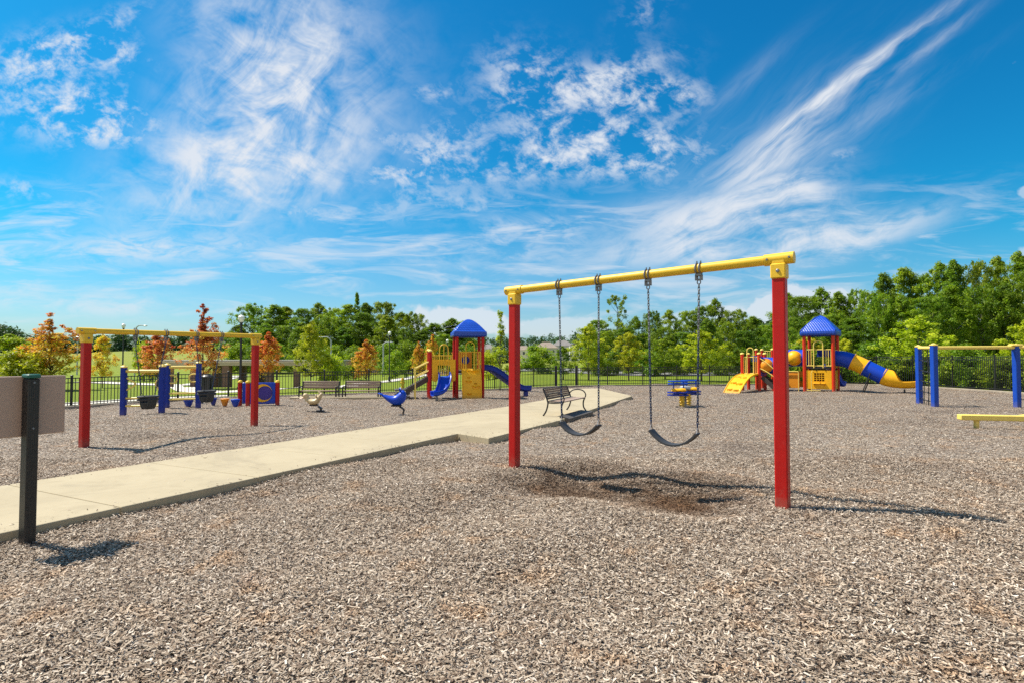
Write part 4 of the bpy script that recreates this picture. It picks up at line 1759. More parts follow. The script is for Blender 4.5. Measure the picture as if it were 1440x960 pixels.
    ring = [a + Vector((.30 * .4 * math.sin(t) * 0, .40 * math.cos(t), .40 * math.sin(t))) for t in [2 * math.pi * k / 24 for k in range(24)]]
    m.tube([Vector((a.x, a.y - .38, a.z - .1)), Vector((a.x - .42, a.y - .40, -.2))], .024, 8)
    m.tube([Vector((a.x, a.y + .38, a.z - .1)), Vector((a.x - .42, a.y + .40, -.2))], .024, 8)
    m.build('slide_brace', M_black, root)
    # crawl tube from the tower's left side
    m = MB()
    m.tube([(.02, .62, 1.62), (-1.42, .62, 1.62)], .42, 28, caps=False)
    for x in (.02, -.70, -1.38):
        m.tube([(x, .62, 1.62), (x - .04, .62, 1.62)], .455, 28, caps=False)
    m.build('crawl_tube', M_bplastic, root, angle=40)
    plate_with_hole(root, 'tube_entry_panel', M_bplastic, (0.0, S - .1, 0), (0.0, .10, 0), 1.14, 2.08, (.52, 1.62, .38))
    dome(root, 'bubble_window', M_yplastic, (-.52, .24, 1.62), (0, -1, 0), .34, depth=.8)
    # middle deck behind the near swing post
    deck(root, -2.30, -1.42, .1, 1.1, 1.17)
    for x, y in ((-1.48, .06), (-2.26, .06), (-2.26, 1.14), (-1.48, 1.14)):
        post(root, x, y, 2.05, M_redorange, r=.07, cap=M_lemon, capr=.09)
    barrier(root, (-2.2, 1.14, 0), (-1.52, 1.14, 0), 1.24, 1.98, M_lemon, n=6)
    # orange panels under the crawl tube
    m = MB(); m.box((-.62, .62, .82), (1.2, .04, .30), bev=.012); m.box((-.62, .62, .32), (1.2, .04, .30), bev=.012)
    m.build('crawl_panel', M_oplastic, root)
    m = MB(); m.box((-.55, .06, .50), (.62, .035, .72), bev=.012)
    m.build('low_panel', M_oplastic, root)
    m = MB()
    m.tube(spline([(-.95, -.02, .95), (-.35, -.02, .95), (-.29, -.02, .93), (-.27, -.02, .86)], 5) + [Vector((-.27, -.02, -.2))], .022, 8)
    m.tube([(-.95, -.02, .95), (-.95, -.02, -.2)], .022, 8)
    m.build('grab_rail', M_lemon, root)
    m = MB()
    for x in (.36,):
        m.tube([(x, -.36, .93), (x, -.36, -.2)], .018, 8); m.tube([(x, -.36, .93), (x, -.04, 1.0)], .018, 8)
        m.tube([(.15, -.36, .06), (.75, -.36, .06)], .018, 8)
    m.build('grab_rail', M_lemon, root)
    # rear blue slide
    sl = spline([(S - .35, S, 1.1), (S - .33, S + .25, 1.0), (S - .28, S + .7, .6), (S - .2, S + 1.1, .28), (S - .05, S + 1.4, .18)], 6)
    m = MB(); m.sweep(sl, trough(.22, .22)); m.build('slide', M_bplastic, root, angle=40)
    # left low deck with climber
    X0, X1, Y0, Y1, ZD = -2.56, -1.76, -1.36, -.30, .80
    deck(root, X0, X1, Y0, Y1, ZD)
    for x, y in ((X0, Y0), (X1, Y0), (X1, Y1), (X0, Y1)):
        post(root, x, y, 1.83, M_redorange, r=.078, cap=M_lemon, capr=.10)
    barrier(root, (X0 + .08, Y0 - .02, 0), (X1 - .08, Y0 - .02, 0), .86, 1.66, M_lemon, hoop=(.15, 2.12), n=8, r=.017)
    m = MB(); m.box(((X0 + X1) / 2, Y1 + .01, 1.58), (.5, .03, .30), bev=.01)
    m.build('back_panel', M_navy, root)
    climber(root, X0 + .03, X1 - .03, [(Y0 + .02, ZD + .04), (Y0 - .40, ZD + .02), (Y0 - .90, ZD - .10), (Y0 - 1.40, ZD - .36), (Y0 - 1.80, ZD - .68), (Y0 - 2.0, -.05)], .06, M_yplastic,
            [(.28, .40, .14, .05), (.66, .44, .16, .05), (.30, .66, .15, .05), (.70, .70, .16, .05), (.5, .22, .12, .04), (.3, .88, .13, .05), (.72, .90, .13, .05)], name='arched_climber', skew=-.36)
    plate_with_hole(root, 'tube_entry_panel', M_bplastic, (X1 + .05, Y1, 0), (X1 + .05, Y0, 0), .74, 1.66, (.5, 1.25, .34))
    m = MB(); m.tube([(X1 + .05, -.83, 1.25), (-1.1, -.83, 1.25)], .40, 26, caps=False)
    m.tube([(-1.1, -.83, 1.25), (-1.06, -.83, 1.25)], .43, 26)
    m.build('crawl_tube', M_bplastic, root, angle=40)
    dome(root, 'bubble_window', M_oplastic, (-1.50, -1.20, 1.25), (0, -1, 0), .32, depth=.8)
    m = MB()
    m.bar((X1 + .1, -1.32, .70), (-.95, -1.32, .05), .05, .20); m.bar((X1 + .1, -.6, .70), (-.95, -.6, .05), .05, .20)
    for k in range(3):
        t = (k + .6) / 3.4
        m.box((X1 + .1 + .75 * t, -.96, .72 - .6 * t), (.24, .70, .035))
    m.build('stair', M_deck, root)
    m = MB()
    m.tube(spline([(X1 + .02, -1.40, 1.62), (-1.4, -1.42, 1.38), (-1.05, -1.42, 1.05), (-1.0, -1.42, .9)], 5) + [Vector((-1.0, -1.42, -.2))], .022, 8)
    m.tube(spline([(X1 + .02, -1.40, 1.12), (-1.4, -1.42, .95), (-1.0, -1.42, .65)], 5), .022, 8)
    m.build('handrail', M_lemon, root)
    return root


tower_right()


# ---- overhead bars and net, right
def monkey_bars():
    p1 = onground(1291.5, 19.9); p2 = onground(1313, 18.8); p3 = onground(1428.5, 19.1)
    p4 = p3 + Vector((1.9, -.9, 0)); p5 = p3 + Vector((.5, 1.6, 0))
    root = thing('climbing_frame', 'blue post climbing frame with yellow overhead rail and chain nets at the right edge', 'climbing frame', (p2.x, p2.y, 0))
    H = 2.0
    loc = lambda p: p - Vector((p2.x, p2.y, 0))
    for p, h in ((p1, 2.0), (p2, 2.03), (p3, 2.02), (p4, 2.02)):
        q = loc(p); q.z = 0
        sqpost(root, q.x, q.y, h - .03, M_blue, w=.165 if p is not p1 else .155, cap=M_lemon, rz=R(4))
    m = MB()
    z = 1.93
    m.tube([loc(p2) + Vector((.08, 0, z)), loc(p3) + Vector((0, 0, z + .02))], .055, 14)
    m.build('rail', M_lemon, root)
    m = MB(); m.tube([loc(p1) + Vector((0, 0, z + .02)), loc(p2) + Vector((0, 0, z))], .055, 14)
    m.build('rail', M_lemon, root)
    m = MB(); m.tube([loc(p3) + Vector((0, 0, z + .02)), loc(p4) + Vector((0, 0, z + .02))], .055, 14)
    m.build('rail', M_lemon, root)
    m = MB(); m.box(loc(p3) + Vector((0, 0, 2.02)), (.42, .20, .08), bev=.03)
    m.build('rail_fitting', M_lemon, root)
    def net(a, b, name='chain_net'):
        m = MB()
        a = loc(a); b = loc(b)
        for t in (.30, .60, .85):
            q = a.lerp(b, t)
            m.tube(spline([q + Vector((0, 0, z)), q + Vector((.01, -.02, 1.0)), q + Vector((0, 0, -.1))], 8), .014, 6)
        for zz in (1.5, 1.15, .8, .45, .18):
            m.tube(spline([a + Vector((0, 0, zz + .05)), a.lerp(b, .35) + Vector((0, 0, zz)), a.lerp(b, .7) + Vector((0, 0, zz - .03)), b + Vector((0, 0, zz + .05))], 5), .014, 6)
            for t in (.30, .60, .85):
                q = a.lerp(b, t)
                m.sphere(q + Vector((0, 0, zz)), .03, 8)
        m.build(name, M_black, root)
    net(p1, p2)
    net(p3, p4)
    m = MB(); m.tube([loc(p2) + Vector((.3, .3, 1.82)), loc(p3) + Vector((0, .3, 1.82))], .012, 8)
    return root


monkey_bars()


def balance_beam():
    a = G(1370, 601); a0 = onground(1346, 13.1); k = onground(1432, 12.8)
    b = k + Vector((1.5, .95, 0))
    root = thing('balance_beam', 'low yellow zigzag balance beam on short legs at the right edge', 'balance beam', (a0.x, a0.y, 0))
    z = .235
    q0 = Vector((0, 0, z)); q1 = Vector((k.x - a0.x, k.y - a0.y, z)); q2 = Vector((b.x - a0.x, b.y - a0.y, z))
    m = MB()
    m.bar(q0, q1 + (q1 - q0).normalized() * .05, .20, .125)
    m.build('beam', M_lemon, root)
    m = MB(); m.bar(q1, q2, .20, .121)
    m.build('beam', M_lemon, root)
    for p in (q0.lerp(q1, .29), q1.lerp(q2, .45)):
        m = MB(); m.box((p.x, p.y, -.02), (.085, .085, .40), bev=.01)
        m.build('leg', M_lemon, root)


balance_beam()


# ---- fitness station, left
def chin_station():
    p1 = onground(175, 16.1); p2 = onground(229, 16.25); p3 = onground(236, 18.3); p4 = onground(280, 18.6)
    O = Vector((p1.x, p1.y, 0))
    root = thing('exercise_bars', 'dark blue four post exercise bars with pale yellow rungs behind the toddler swings', 'exercise bars', tuple(O))
    lc = lambda p: Vector((p.x - O.x, p.y - O.y, 0))
    for p, h in ((p1, 1.32), (p2, 1.34), (p3, 1.36), (p4, 1.42)):
        q = lc(p)
        sqpost(root, q.x, q.y, h, M_navy, w=.132, cap=M_lemon)
    def rail(a, b, z, r=.028, name='rung'):
        m = MB(); m.tube([lc(a) + Vector((0, 0, z)), lc(b) + Vector((0, 0, z))], r, 10)
        m.build(name, M_lemon, root)
    rail(p1, p2, 1.22, .045, 'top_bar'); rail(p3, p4, 1.30, .05, 'top_bar')
    for z in (.46, .24): rail(p1, p2, z)
    for z in (.46, .27): rail(p3, p4, z)
    def loop(p, s, zc, w, h, tri=False):
        m = MB()
        c = lc(p)
        if tri:
            pts = [c + Vector((s * .09, 0, zc + h)), c + Vector((s * (.09 + w), 0, zc + h * .15)), c + Vector((s * (.09 + w), 0, zc - h * .15)), c + Vector((s * .09, 0, zc - h))]
        else:
            pts = [c + Vector((s * .09, 0, zc + h))] + [c + Vector((s * (.09 + w * .5 + w * .5 * math.sin(t)), 0, zc + h * math.cos(t))) for t in [math.pi * k / 8 for k in range(9)]] + [c + Vector((s * .09, 0, zc - h))]
        m.tube(pts, .024, 8)
        m.build('grab_loop', M_lemon, root)
    loop(p1, 1, .86, .24, .17, True); loop(p2, -1, .86, .10, .17, True); loop(p3, 1, .92, .22, .125); loop(p4, -1, .95, .22, .125)


chin_station()


# ---- stepping pods
def pod(px, py, w, mat, label):
    p = G(px, py)
    r_ = w / 2 * p.y / F
    root = thing('stepping_pod', label, 'stepping pod', (p.x, p.y, 0), 0, 'stepping pods behind the toddler swings')
    m = MB()
    m.lathe([(r_ * .45, .0), (r_ * .62, .05), (r_ * .85, .15), (r_ * 1.0, .20), (r_ * 1.02, .235), (r_ * .92, .245), (r_ * .5, .25), (.01, .25)], n=22)
    m.build('pod', mat, root)
    m = MB(); m.lathe([(.05, -.2), (.05, .05)], n=12); m.build('stem', M_steel, root)


pod(265, 571, 13, M_bplastic, 'blue stepping pod on its own, left of the tallest blue exercise post')
pod(300, 569, 9, M_navy, 'small dark blue stepping pod left of the orange pod')
pod(316, 570, 11, M_oplastic, 'bright orange stepping pod between two blue pods')
pod(331, 571, 12, M_bplastic, 'blue stepping pod touching the short red posts')
pod(284, 565.5, 7, M_oplastic, 'small orange stepping pod partly behind a dark blue post')


# ---- moon panel
def moon_panel():
    a = onground(338.5, 19.3); b = onground(349.5, 19.0); c = onground(391, 19.3)
    O = Vector((b.x, b.y, 0))
    root = thing('moon_play_station', 'blue play panel with yellow crescent moon between short red posts', 'play panel', tuple(O))
    lc = lambda p: Vector((p.x - O.x, p.y - O.y, 0))
    for p in (a, b, c):
        q = lc(p)
        post(root, q.x, q.y, .80, M_red, r=.068, cap=M_yellow, capr=.08)
    qa, qb, qc = lc(a), lc(b), lc(c)
    m = MB()
    d = (qc - qb); ang = math.atan2(d.y, d.x); mid = (qb + qc) / 2
    m.box((mid.x, mid.y, .42), (d.length - .12, .05, .72), bev=.015, rz=ang)
    p_ = m.build('panel', M_bplastic, root)
    m = MB()
    e = Vector((qb.x + .02, qb.y + .6, 0)); 
    d2 = e - qa; ang2 = math.atan2(d2.y, d2.x); mid2 = (qa + qb) / 2 + Vector((0, .12, 0))
    m.box((mid2.x, mid2.y, .42), (.20, .05, .72), bev=.015, rz=ang)
    m.build('panel', M_bplastic, root)
    # crescent and disc, raised from the panel
    u_ = d.normalized(); nn = Vector((u_.y, -u_.x, 0))
    cx = mid + u_ * .02 + nn * .028; cz = .43
    def P2(aa, bb, off): 
        q = cx + u_ * aa + nn * off
        return (q.x, q.y, cz + bb)
    m = MB()
    N = 32
    R1, R2, sh = .30, .235, .065
    vs_, fs_ = [], []
    for off in (0, .018):
        for k in range(N):
            t = 2 * math.pi * k / N
            vs_.append(P2(R1 * math.cos(t) - .02, R1 * math.sin(t), off))
        for k in range(N):
            t = 2 * math.pi * k / N
            vs_.append(P2(R2 * math.cos(t) + sh - .02, R2 * math.sin(t), off))
    for k in range(N):
        j = (k + 1) % N
        fs_ += [(2 * N + k, 2 * N + j, 3 * N + j, 3 * N + k), (k, j, 2 * N + j, 2 * N + k), (N + k, 3 * N + k, 3 * N + j, N + j)]
    m.add(vs_, fs_)
    m.build('moon', M_yplastic, p_)
    m = MB()
    vs_ = [P2(R2 * .93 * math.cos(2 * math.pi * k / N) + sh - .02, R2 * .93 * math.sin(2 * math.pi * k / N), .004) for k in range(N)] + [P2(R2 * .9 * math.cos(2 * math.pi * k / N) + sh - .02, R2 * .9 * math.sin(2 * math.pi * k / N), .02) for k in range(N)]
    m.add(vs_, [tuple(range(N, 2 * N))] + [(k, (k + 1) % N, N + (k + 1) % N, N + k) for k in range(N)])
    m.build('spinner_disc', plain('violet_plastic', (.035, .016, .22), .3), p_)


moon_panel()


# ---- spring riders
def cspring(root, x, z0, z1, lean=.14):
    m = MB()
    pts = spline([(x - .02, 0, z1), (x + lean * .7, 0, z1 - .05), (x + lean, 0, (z0 + z1) / 2), (x + lean * .8, 0, z0 + .04), (x + lean * .75, 0, z0 - .12)], 6)
    m.sweep(pts, [(-.018, -.06), (.018, -.06), (.018, .06), (-.018, .06)], up=(0, 1, 0.001))
    m.build('spring', M_black, root)


def whale():
    p = G(566, 583)
    root = thing('spring_rider', 'blue whale spring rider on a curved black spring beside the walk', 'spring rider', (p.x - .0, p.y, 0), R(4))
    s = .00205
    z_ = lambda cz: (548 - cz) * s + .02
    x_ = lambda cx: (cx - 470) * s
    secs = [(x_(158), z_(272), .012, .03), (x_(200), z_(288), .03, .06), (x_(250), z_(318), .075, .10), (x_(310), z_(350), .115, .14), (x_(380), z_(361), .14, .165), (x_(430), z_(330), .195, .175),
            (x_(470), z_(308), .20, .165), (x_(500), z_(300), .155, .13), (x_(518), z_(300), .08, .07), (x_(524), z_(300), .01, .01)]
    m = MB(); m.loft(secs, 16)
    body = m.build('body', M_bplastic, root, subdiv=1, angle=80)
    m = MB()
    for sgn in (-1, 1):
        m.loft([(x_(140), z_(262), .012, .015), (x_(165), z_(268), .018, .045), (x_(200), z_(280), .02, .03)], 8, Matrix.Translation((0, sgn * .045, .005)) @ Matrix.Rotation(sgn * R(0), 4, 'Z'))
    m.build('tail_fluke', M_bplastic, root)
    m = MB()
    for sgn in (-1, 1):
        m.tube([(x_(440), sgn * .04, z_(235)), (x_(434), sgn * .10, z_(200)), (x_(432), sgn * .12, z_(186))], [.03, .022, .012], 8)
    m.build('handle', M_bplastic, root)
    m = MB(); m.box((x_(388), 0, z_(428)), (.28, .20, .05), bev=.015)
    m.build('mount_plate', M_black, root)
    cspring(root, x_(440), .02, z_(445), .10)
    m = MB(); m.box((x_(470), 0, -.01), (.20, .24, .04), bev=.01); m.build('foot_plate', M_black, root)


def duck():
    p = G(451, 577.5)
    root = thing('spring_rider', 'tan duck spring rider on a curved black spring in front of the benches', 'spring rider', (p.x, p.y, 0), R(3))
    s = .00138
    z_ = lambda cz: (760 - cz) * s
    x_ = lambda cx: (cx - 480) * s
    secs = [(x_(160), z_(480), .03, .04), (x_(195), z_(515), .085, .08), (x_(240), z_(545), .105, .12), (x_(300), z_(560), .09, .15), (x_(370), z_(555), .095, .15), (x_(420), z_(525), .12, .13), (x_(460), z_(455), .12, .10), (x_(500), z_(400), .075, .06), (x_(528), z_(378), .012, .015)]
    m = MB(); m.loft(secs, 16)
    m.build('body', M_tan, root, subdiv=1, angle=80)
    m = MB(); m.sphere((x_(155), 0, z_(425)), .082, 14, (1.1, .9, 1))
    m.tube([(x_(175), 0, z_(440)), (x_(190), 0, z_(490)), (x_(205), 0, z_(530))], [.07, .075, .09], 12)
    m.build('head', M_tan, root, angle=80)
    m = MB(); m.loft([(x_(30), z_(478), .012, .04), (x_(70), z_(474), .018, .05), (x_(120), z_(462), .028, .045)], 10)
    m.build('beak', plain('pale_pink_plastic', (.55, .36, .24), .45), root)
    m = MB()
    for sgn in (-1, 1):
        m.tube([(x_(400), sgn * .04, z_(470)), (x_(400), sgn * .10, z_(420)), (x_(395), sgn * .12, z_(400))], [.03, .022, .014], 8)
    m.tube([(x_(470), 0, z_(380)), (x_(440), 0, z_(340)), (x_(415), 0, z_(322))], [.045, .03, .012], 8)
    m.build('tail_tuft', M_tan, root)
    m = MB(); m.box((x_(335), 0, z_(628)), (.24, .18, .045), bev=.015)
    m.build('mount_plate', M_black, root)
    cspring(root, x_(440), .02, z_(655), .08)
    m = MB(); m.box((x_(470), 0, 0), (.2, .24, .05), bev=.01); m.build('foot_plate', M_black, root)


whale(); duck()


# ---- four seat rocker
def rocker():
    p = onground(964, 18.6)
    root = thing('seesaw_rocker', 'blue and yellow four seat rocker with looped handles on the chips', 'spring seesaw', (p.x, p.y, 0))
    for cx, cy in ((-.26, -.10), (.34, .50)):
        m = MB()
        m.loft([(cx - .23, .0, .03, .05), (cx - .18, .0, .065, .12), (cx, .0, .055, .15), (cx + .1, 0, .075, .13), (cx + .20, 0, .06, .10), (cx + .23, 0, .03, .05)], 12, Matrix.Translation((0, cy, .56)))
        m.build('seat', M_yplastic, root)
        for zz, rx, ry, nm, mt in ((.76, .30, .17, 'hand_loop', M_blue), (.40, .32, .17, 'foot_loop', M_navy)):
            for dz in (0, .085):
                pts = [Vector((cx - .03 + rx * math.copysign(abs(math.cos(t)) ** .6, math.cos(t)), cy + ry * math.copysign(abs(math.sin(t)) ** .8, math.sin(t)), zz + dz)) for t in [2 * math.pi * k / 28 for k in range(28)]]
                m = MB()
                m.tube(pts, .022, 8, closed=True)
                m.build(nm, mt, root)
        m = MB()
        for sx in (-.16, .14):
            m.tube([(cx + sx, cy, .40), (cx + sx * 1.1, cy, .84)], .022, 8)
        m.build('upright', M_blue, root)
    m = MB()
    m.bar((-.34, -.16, .47), (.42, .58, .47), .18, .09)
    m.build('beam', M_navy, root)
    m = MB(); m.box((.04, .2, .62), (.30, .26, .12), bev=.03); m.build('hub_cover', M_grey, root)
    for q in ((-.13, .02), (.19, .36)):
        m = MB()
        pts = [(q[0] + .085 * math.cos(t * 2 * math.pi), q[1] + .085 * math.sin(t * 2 * math.pi), -.05 + .085 * t) for t in [k / 10 for k in range(58)]]
        m.tube(pts, .020, 6)
        m.lathe([(.07, -.1), (.07, .44)], (q[0], q[1], 0), 12)
        m.build('spring', M_yellow, root)
    m = MB(); m.box((.02, .15, .18), (.07, .07, .5), rz=.8); m.box((.02, .15, .0), (.5, .3, .05), bev=.01, rz=.8); m.build('base_plate', M_steel, root)


rocker()


# ---- benches
def fence_bench(px0, px1, pyb, label):
    Y = 23.2
    a = onground(px0, Y); b = onground(px1, Y + .05)
    O = (a + b) / 2
    L = (b - a).length
    root = thing('bench', label, 'bench', (O.x, O.y, 0), 0, 'benches along the fence')
    for s in (-1, 0, 1) if False else (-1, 1):
        m = MB()
        x = s * (L / 2 - .03)
        m.bar((x, -.26, -.05), (x, -.24, .44), .05, .05); m.bar((x, .16, -.05), (x, .14, .36), .05, .05)
        m.bar((x, .14, .34), (x, .22, .66), .05, .05); m.bar((x, -.28, .44), (x, .17, .46), .05, .04)
        m.bar((x, -.27, .25), (x, .15, .25), .05, .04)
        m.build('end_frame', M_black, root)
    m = MB()
    for k in range(3):
        z = .375 + .10 * k + .05
        m.box((0, .165 + .024 * k, z), (L - .1, .035, .092), bev=.008)
    m.build('backrest', M_wood2, root)
    m = MB()
    for k in range(4):
        m.box((0, -.20 + .105 * k, .285), (L - .1, .095, .035), bev=.008)
    m.build('seat', M_wood, root)


fence_bench(423, 477, 558.5, 'brown slatted bench by the fence, behind the tan duck rider')
fence_bench(483.5, 535.5, 558, 'brown slatted bench by the fence, between the other fence bench and the blue whale rider')
m_ = MB()
aa = onground(414, 23.2); bb = onground(545, 23.4)
m_.box(((aa.x + bb.x) / 2, 23.3, .0), (bb.x - aa.x, 1.1, .09), bev=.01, rz=math.atan2(.2, 3.8) * .3)
structure(m_.build('paving', M_conc))


def path_bench():
    a = G(767.5, 584.3, PZ)          # rear foot, near end
    u_ = Vector((.405, .914, 0)); nn = Vector((u_.y, -u_.x, 0))
    L = 1.95
    O = a + u_ * (L / 2) + nn * .22
    root = thing('bench', 'brown slatted bench with curled black arms on the concrete walk', 'bench', (O.x, O.y, PZ), math.atan2(u_.y, u_.x))
    # local: x along bench, -y = towards the front
    for s in (-1, 1):
        x = s * (L / 2 - .02)
        m = MB()
        sw = [(-.022, -.016), (.022, -.016), (.022, .016), (-.022, .016)]
        m.tube(spline([(x, .30, .0), (x, .22, .12), (x, .17, .30), (x, .19, .42), (x, .30, .70)], 6), .021, 8)
        m.tube(spline([(x, -.28, .0), (x, -.21, .10), (x, -.20, .24), (x, -.24, .36)], 6), .021, 8)
        m.tube(spline([(x, -.26, .36), (x, .0, .335), (x, .18, .345)], 5), .019, 8)
        arm = spline([(x, .22, .48), (x, .12, .57), (x, -.05, .60), (x, -.20, .56), (x, -.27, .46), (x, -.25, .37)], 6)
        m.tube(arm, .017, 8)
        m.build('end_frame', M_black, root)
    m = MB()
    for k in range(5):
        z = .44 + .053 * k
        m.box((0, .205 + .022 * k, z), (L - .06, .025, .050), bev=.006)
    m.build('backrest', M_wood, root)
    m = MB()
    for k in range(5):
        m.box((0, -.23 + .092 * k, .372 - .008 * math.sin(k)), (L - .06, .084, .03), bev=.006)
    m.build('seat', M_wood2, root)
    m = MB()
    m.bar((-L / 2 + .02, .18, .70 - .25), (L / 2 - .02, .18, .70 - .25), .02, .02)
    m.bar((-L / 2 + .02, .295, .70), (L / 2 - .02, .295, .70), .028, .022)
    m.build('stretcher', M_black, root)


path_bench()


def rubber_ramp():
    a = G(787, 584, .16); b = G(817, 575.5, .16); c = G(834, 578, .11); d = G(801, 588, .10)
    m = MB()
    top = [a, b, c, d]
    low = [Vector((p.x, p.y, -.1)) for p in top]
    m.add([*low, *top], [(3, 2, 1, 0), (4, 5, 6, 7), (0, 1, 5, 4), (1, 2, 6, 5), (2, 3, 7, 6), (3, 0, 4, 7)])
    o = m.build('rubber_ramp', M_rubber, smooth_=False)
    tag(o, 'dark grey rubber ramp from the walk down to the chips, behind the belt swing', 'ramp')


rubber_ramp()

# ------------------------------------------------------------------ trees
def leaf_cloud(g, cen, rad, per, size, flat=.75, up=.85, clump_tint=None, tint_bias=None):
    """diamond leaves filling the clumps; returns verts, quads, tint"""
    nc = len(cen)
    n = nc * per
    ci = np.repeat(np.arange(nc), per)
    d = g.normal(0, 1, (n, 3)); d /= np.linalg.norm(d, axis=1)[:, None]
    rr = g.random(n) ** .5 * np.where(g.random(n) < .14, g.uniform(1.0, 1.65, n), 1.0)
    p = cen[ci] + d * (rad[ci] * rr)[:, None] * np.array([1, 1, flat])
    nrm_ = d * .55 + g.normal(0, .65, (n, 3)) + np.array([0, 0, up])
    nrm_ /= np.linalg.norm(nrm_, axis=1)[:, None]
    t = g.normal(0, 1, (n, 3)); t -= nrm_ * (t * nrm_).sum(1)[:, None]; t /= np.linalg.norm(t, axis=1)[:, None]
    b = np.cross(nrm_, t)
    L = (size * g.uniform(.6, 1.3, n))[:, None]
    w = L * g.uniform(.32, .55, n)[:, None]
    v = np.stack([p - t * L * .5, p + b * w * .5 - t * L * .05 + nrm_ * L * .06, p + t * L * .5, p - b * w * .5 - t * L * .05 + nrm_ * L * .06], 1).reshape(-1, 3)
    q = np.arange(n * 4).reshape(n, 4)
    ct = g.normal(0, .21, nc) if clump_tint is None else clump_tint
    tint = .46 + ct[ci] + g.normal(0, .20, n)
    if tint_bias is not None:
        tint = tint + tint_bias[ci]
    return v, q, tint.clip(0, 1)


def envelope(kind, t):
    """crown radius (0..1) at height fraction t of the crown"""
    if kind == 'oval':
        return math.sin(math.pi * min(1, .12 + .88 * t)) ** .55 * (1 - .25 * t)
    if kind == 'broad':
        return (math.sin(math.pi * (.16 + .80 * t))) ** .5
    if kind == 'tall':
        return (math.sin(math.pi * min(1, .2 + .8 * t))) ** .6 * (1 - .35 * t)
    if kind == 'flame':
        return (.55 + 1.3 * t if t < .3 else .94 - .25 * (t - .3))
    if kind == 'cone':
        return max(.05, (1 - t) ** .8) * (1 if t > .12 else .55 + 3.7 * t)
    if kind == 'spire':
        return (.22 + .78 * max(0, 1 - t * 1.75) ** .8) * (1 if t > .1 else .6 + 4 * t) * (1 - .6 * t)
    if kind == 'bush':
        return math.sqrt(max(0, 1 - (t * .98) ** 2))
    return 1


TREE = {}


def make_variant(key, kind, H, cb, Rad, nc, per, leaf, cr, seed, trunk_r=.16, limbs=10, sparse=0.0, flat=.75, topbias=0.0):
    g = np.random.default_rng(seed)
    rs = random.Random(seed)
    cen, rad = [], []
    lean = (rs.uniform(-.04, .04), rs.uniform(-.04, .04))
    # main limbs give the outline its lobes
    lob = [(rs.uniform(0, 6.28), rs.uniform(.75, 1.12)) for _ in range(7)]
    lead = [(k * 2.4 + rs.uniform(-.4, .4), rs.uniform(.25, .95), rs.uniform(.2, .7)) for k in range(9)] + [(rs.uniform(0, 6), rs.uniform(.1, .3), rs.uniform(.65, .9)) for _ in range(4)] + [(0, .04, 1.0)] * 2
    for k in range(nc):
        t = rs.random() ** (.9 if kind not in ('cone', 'spire') else 1.25)
        a = rs.uniform(0, 2 * math.pi)
        lb = 1 + .22 * sum(math.cos((a - p) * (2 + i % 3) + i * t * 3) for i, (p, q) in enumerate(lob[:3])) / 3 * 2
        e = envelope(kind, t) * Rad * lb
        r = e * (rs.random() ** .42) if rs.random() > .15 else e * rs.uniform(.2, .8)
        h = cb + (H - cb) * t
        if kind == 'flame' and t > .45:
            la = lead[rs.randrange(len(lead))]
            k2 = (t - .45) / .55
            if k2 > la[2]: t = .45 + .55 * la[2] * rs.random() ** .7; h = cb + (H - cb) * t; k2 = (t - .45) / .55
            wd = .09 * Rad * (1.6 - k2)
            r = la[1] * Rad * (.85 - .45 * k2) + rs.gauss(0, wd); a = la[0] + rs.gauss(0, .22)
        c = (r * math.cos(a) + lean[0] * h, r * math.sin(a) + lean[1] * h, h + rs.uniform(-.02, .02) * H)
        cen.append(c)
        rad.append(cr * rs.uniform(.6, 1.3) * (1 - .35 * t if kind != 'bush' else 1) * (max(.32, .95 - .8 * (t - .45)) if kind == 'flame' and t > .45 else 1))
    cen = np.array(cen); rad = np.array(rad)
    bias = None
    if topbias:
        bias = -topbias * ((cen[:, 2] - cb) / (H - cb) - .45)
    v, q, tint = leaf_cloud(g, cen, rad, per, leaf, flat, tint_bias=bias)
    crown = mesh_np('crown', v, q, L_mid, False, tint, link=False)
    m = MB()
    ztop = cb + (H - cb) * .82
    tp = []
    for k in range(7):
        t = k / 6
        h = -.3 + (ztop + .3) * t
        tp.append((lean[0] * h + rs.uniform(-.012, .012) * H * (t > 0), lean[1] * h + rs.uniform(-.012, .012) * H * (t > 0), h))
    m.tube(tp, [trunk_r * (1.25 if k == 0 else 1 - .85 * k / 6) for k in range(7)], 8)
    order = list(range(nc)); rs.shuffle(order)
    for k in order[:limbs]:
        c = Vector(cen[k])
        hb = max(cb * .85, c.z - (Vector((c.x, c.y, 0)).length) * .8 - .3)
        t = (hb + .3) / (ztop + .3)
        t = min(.98, max(.05, t))
        f = t * 6
        i = min(5, int(f))
        s = Vector(tp[i]).lerp(Vector(tp[i + 1]), f - i)
        mid = s.lerp(c, .55) + Vector((0, 0, -.06 * (c - s).length))
        r0 = trunk_r * (1 - .8 * t) * .6
        m.tube([s, mid, c], [r0, r0 * .65, r0 * .25], 6)
    trunk = m.build('trunk', M_bark, None)
    tm = trunk.data
    bpy.data.objects.remove(trunk)
    TREE[key] = (H, Rad, crown, tm)


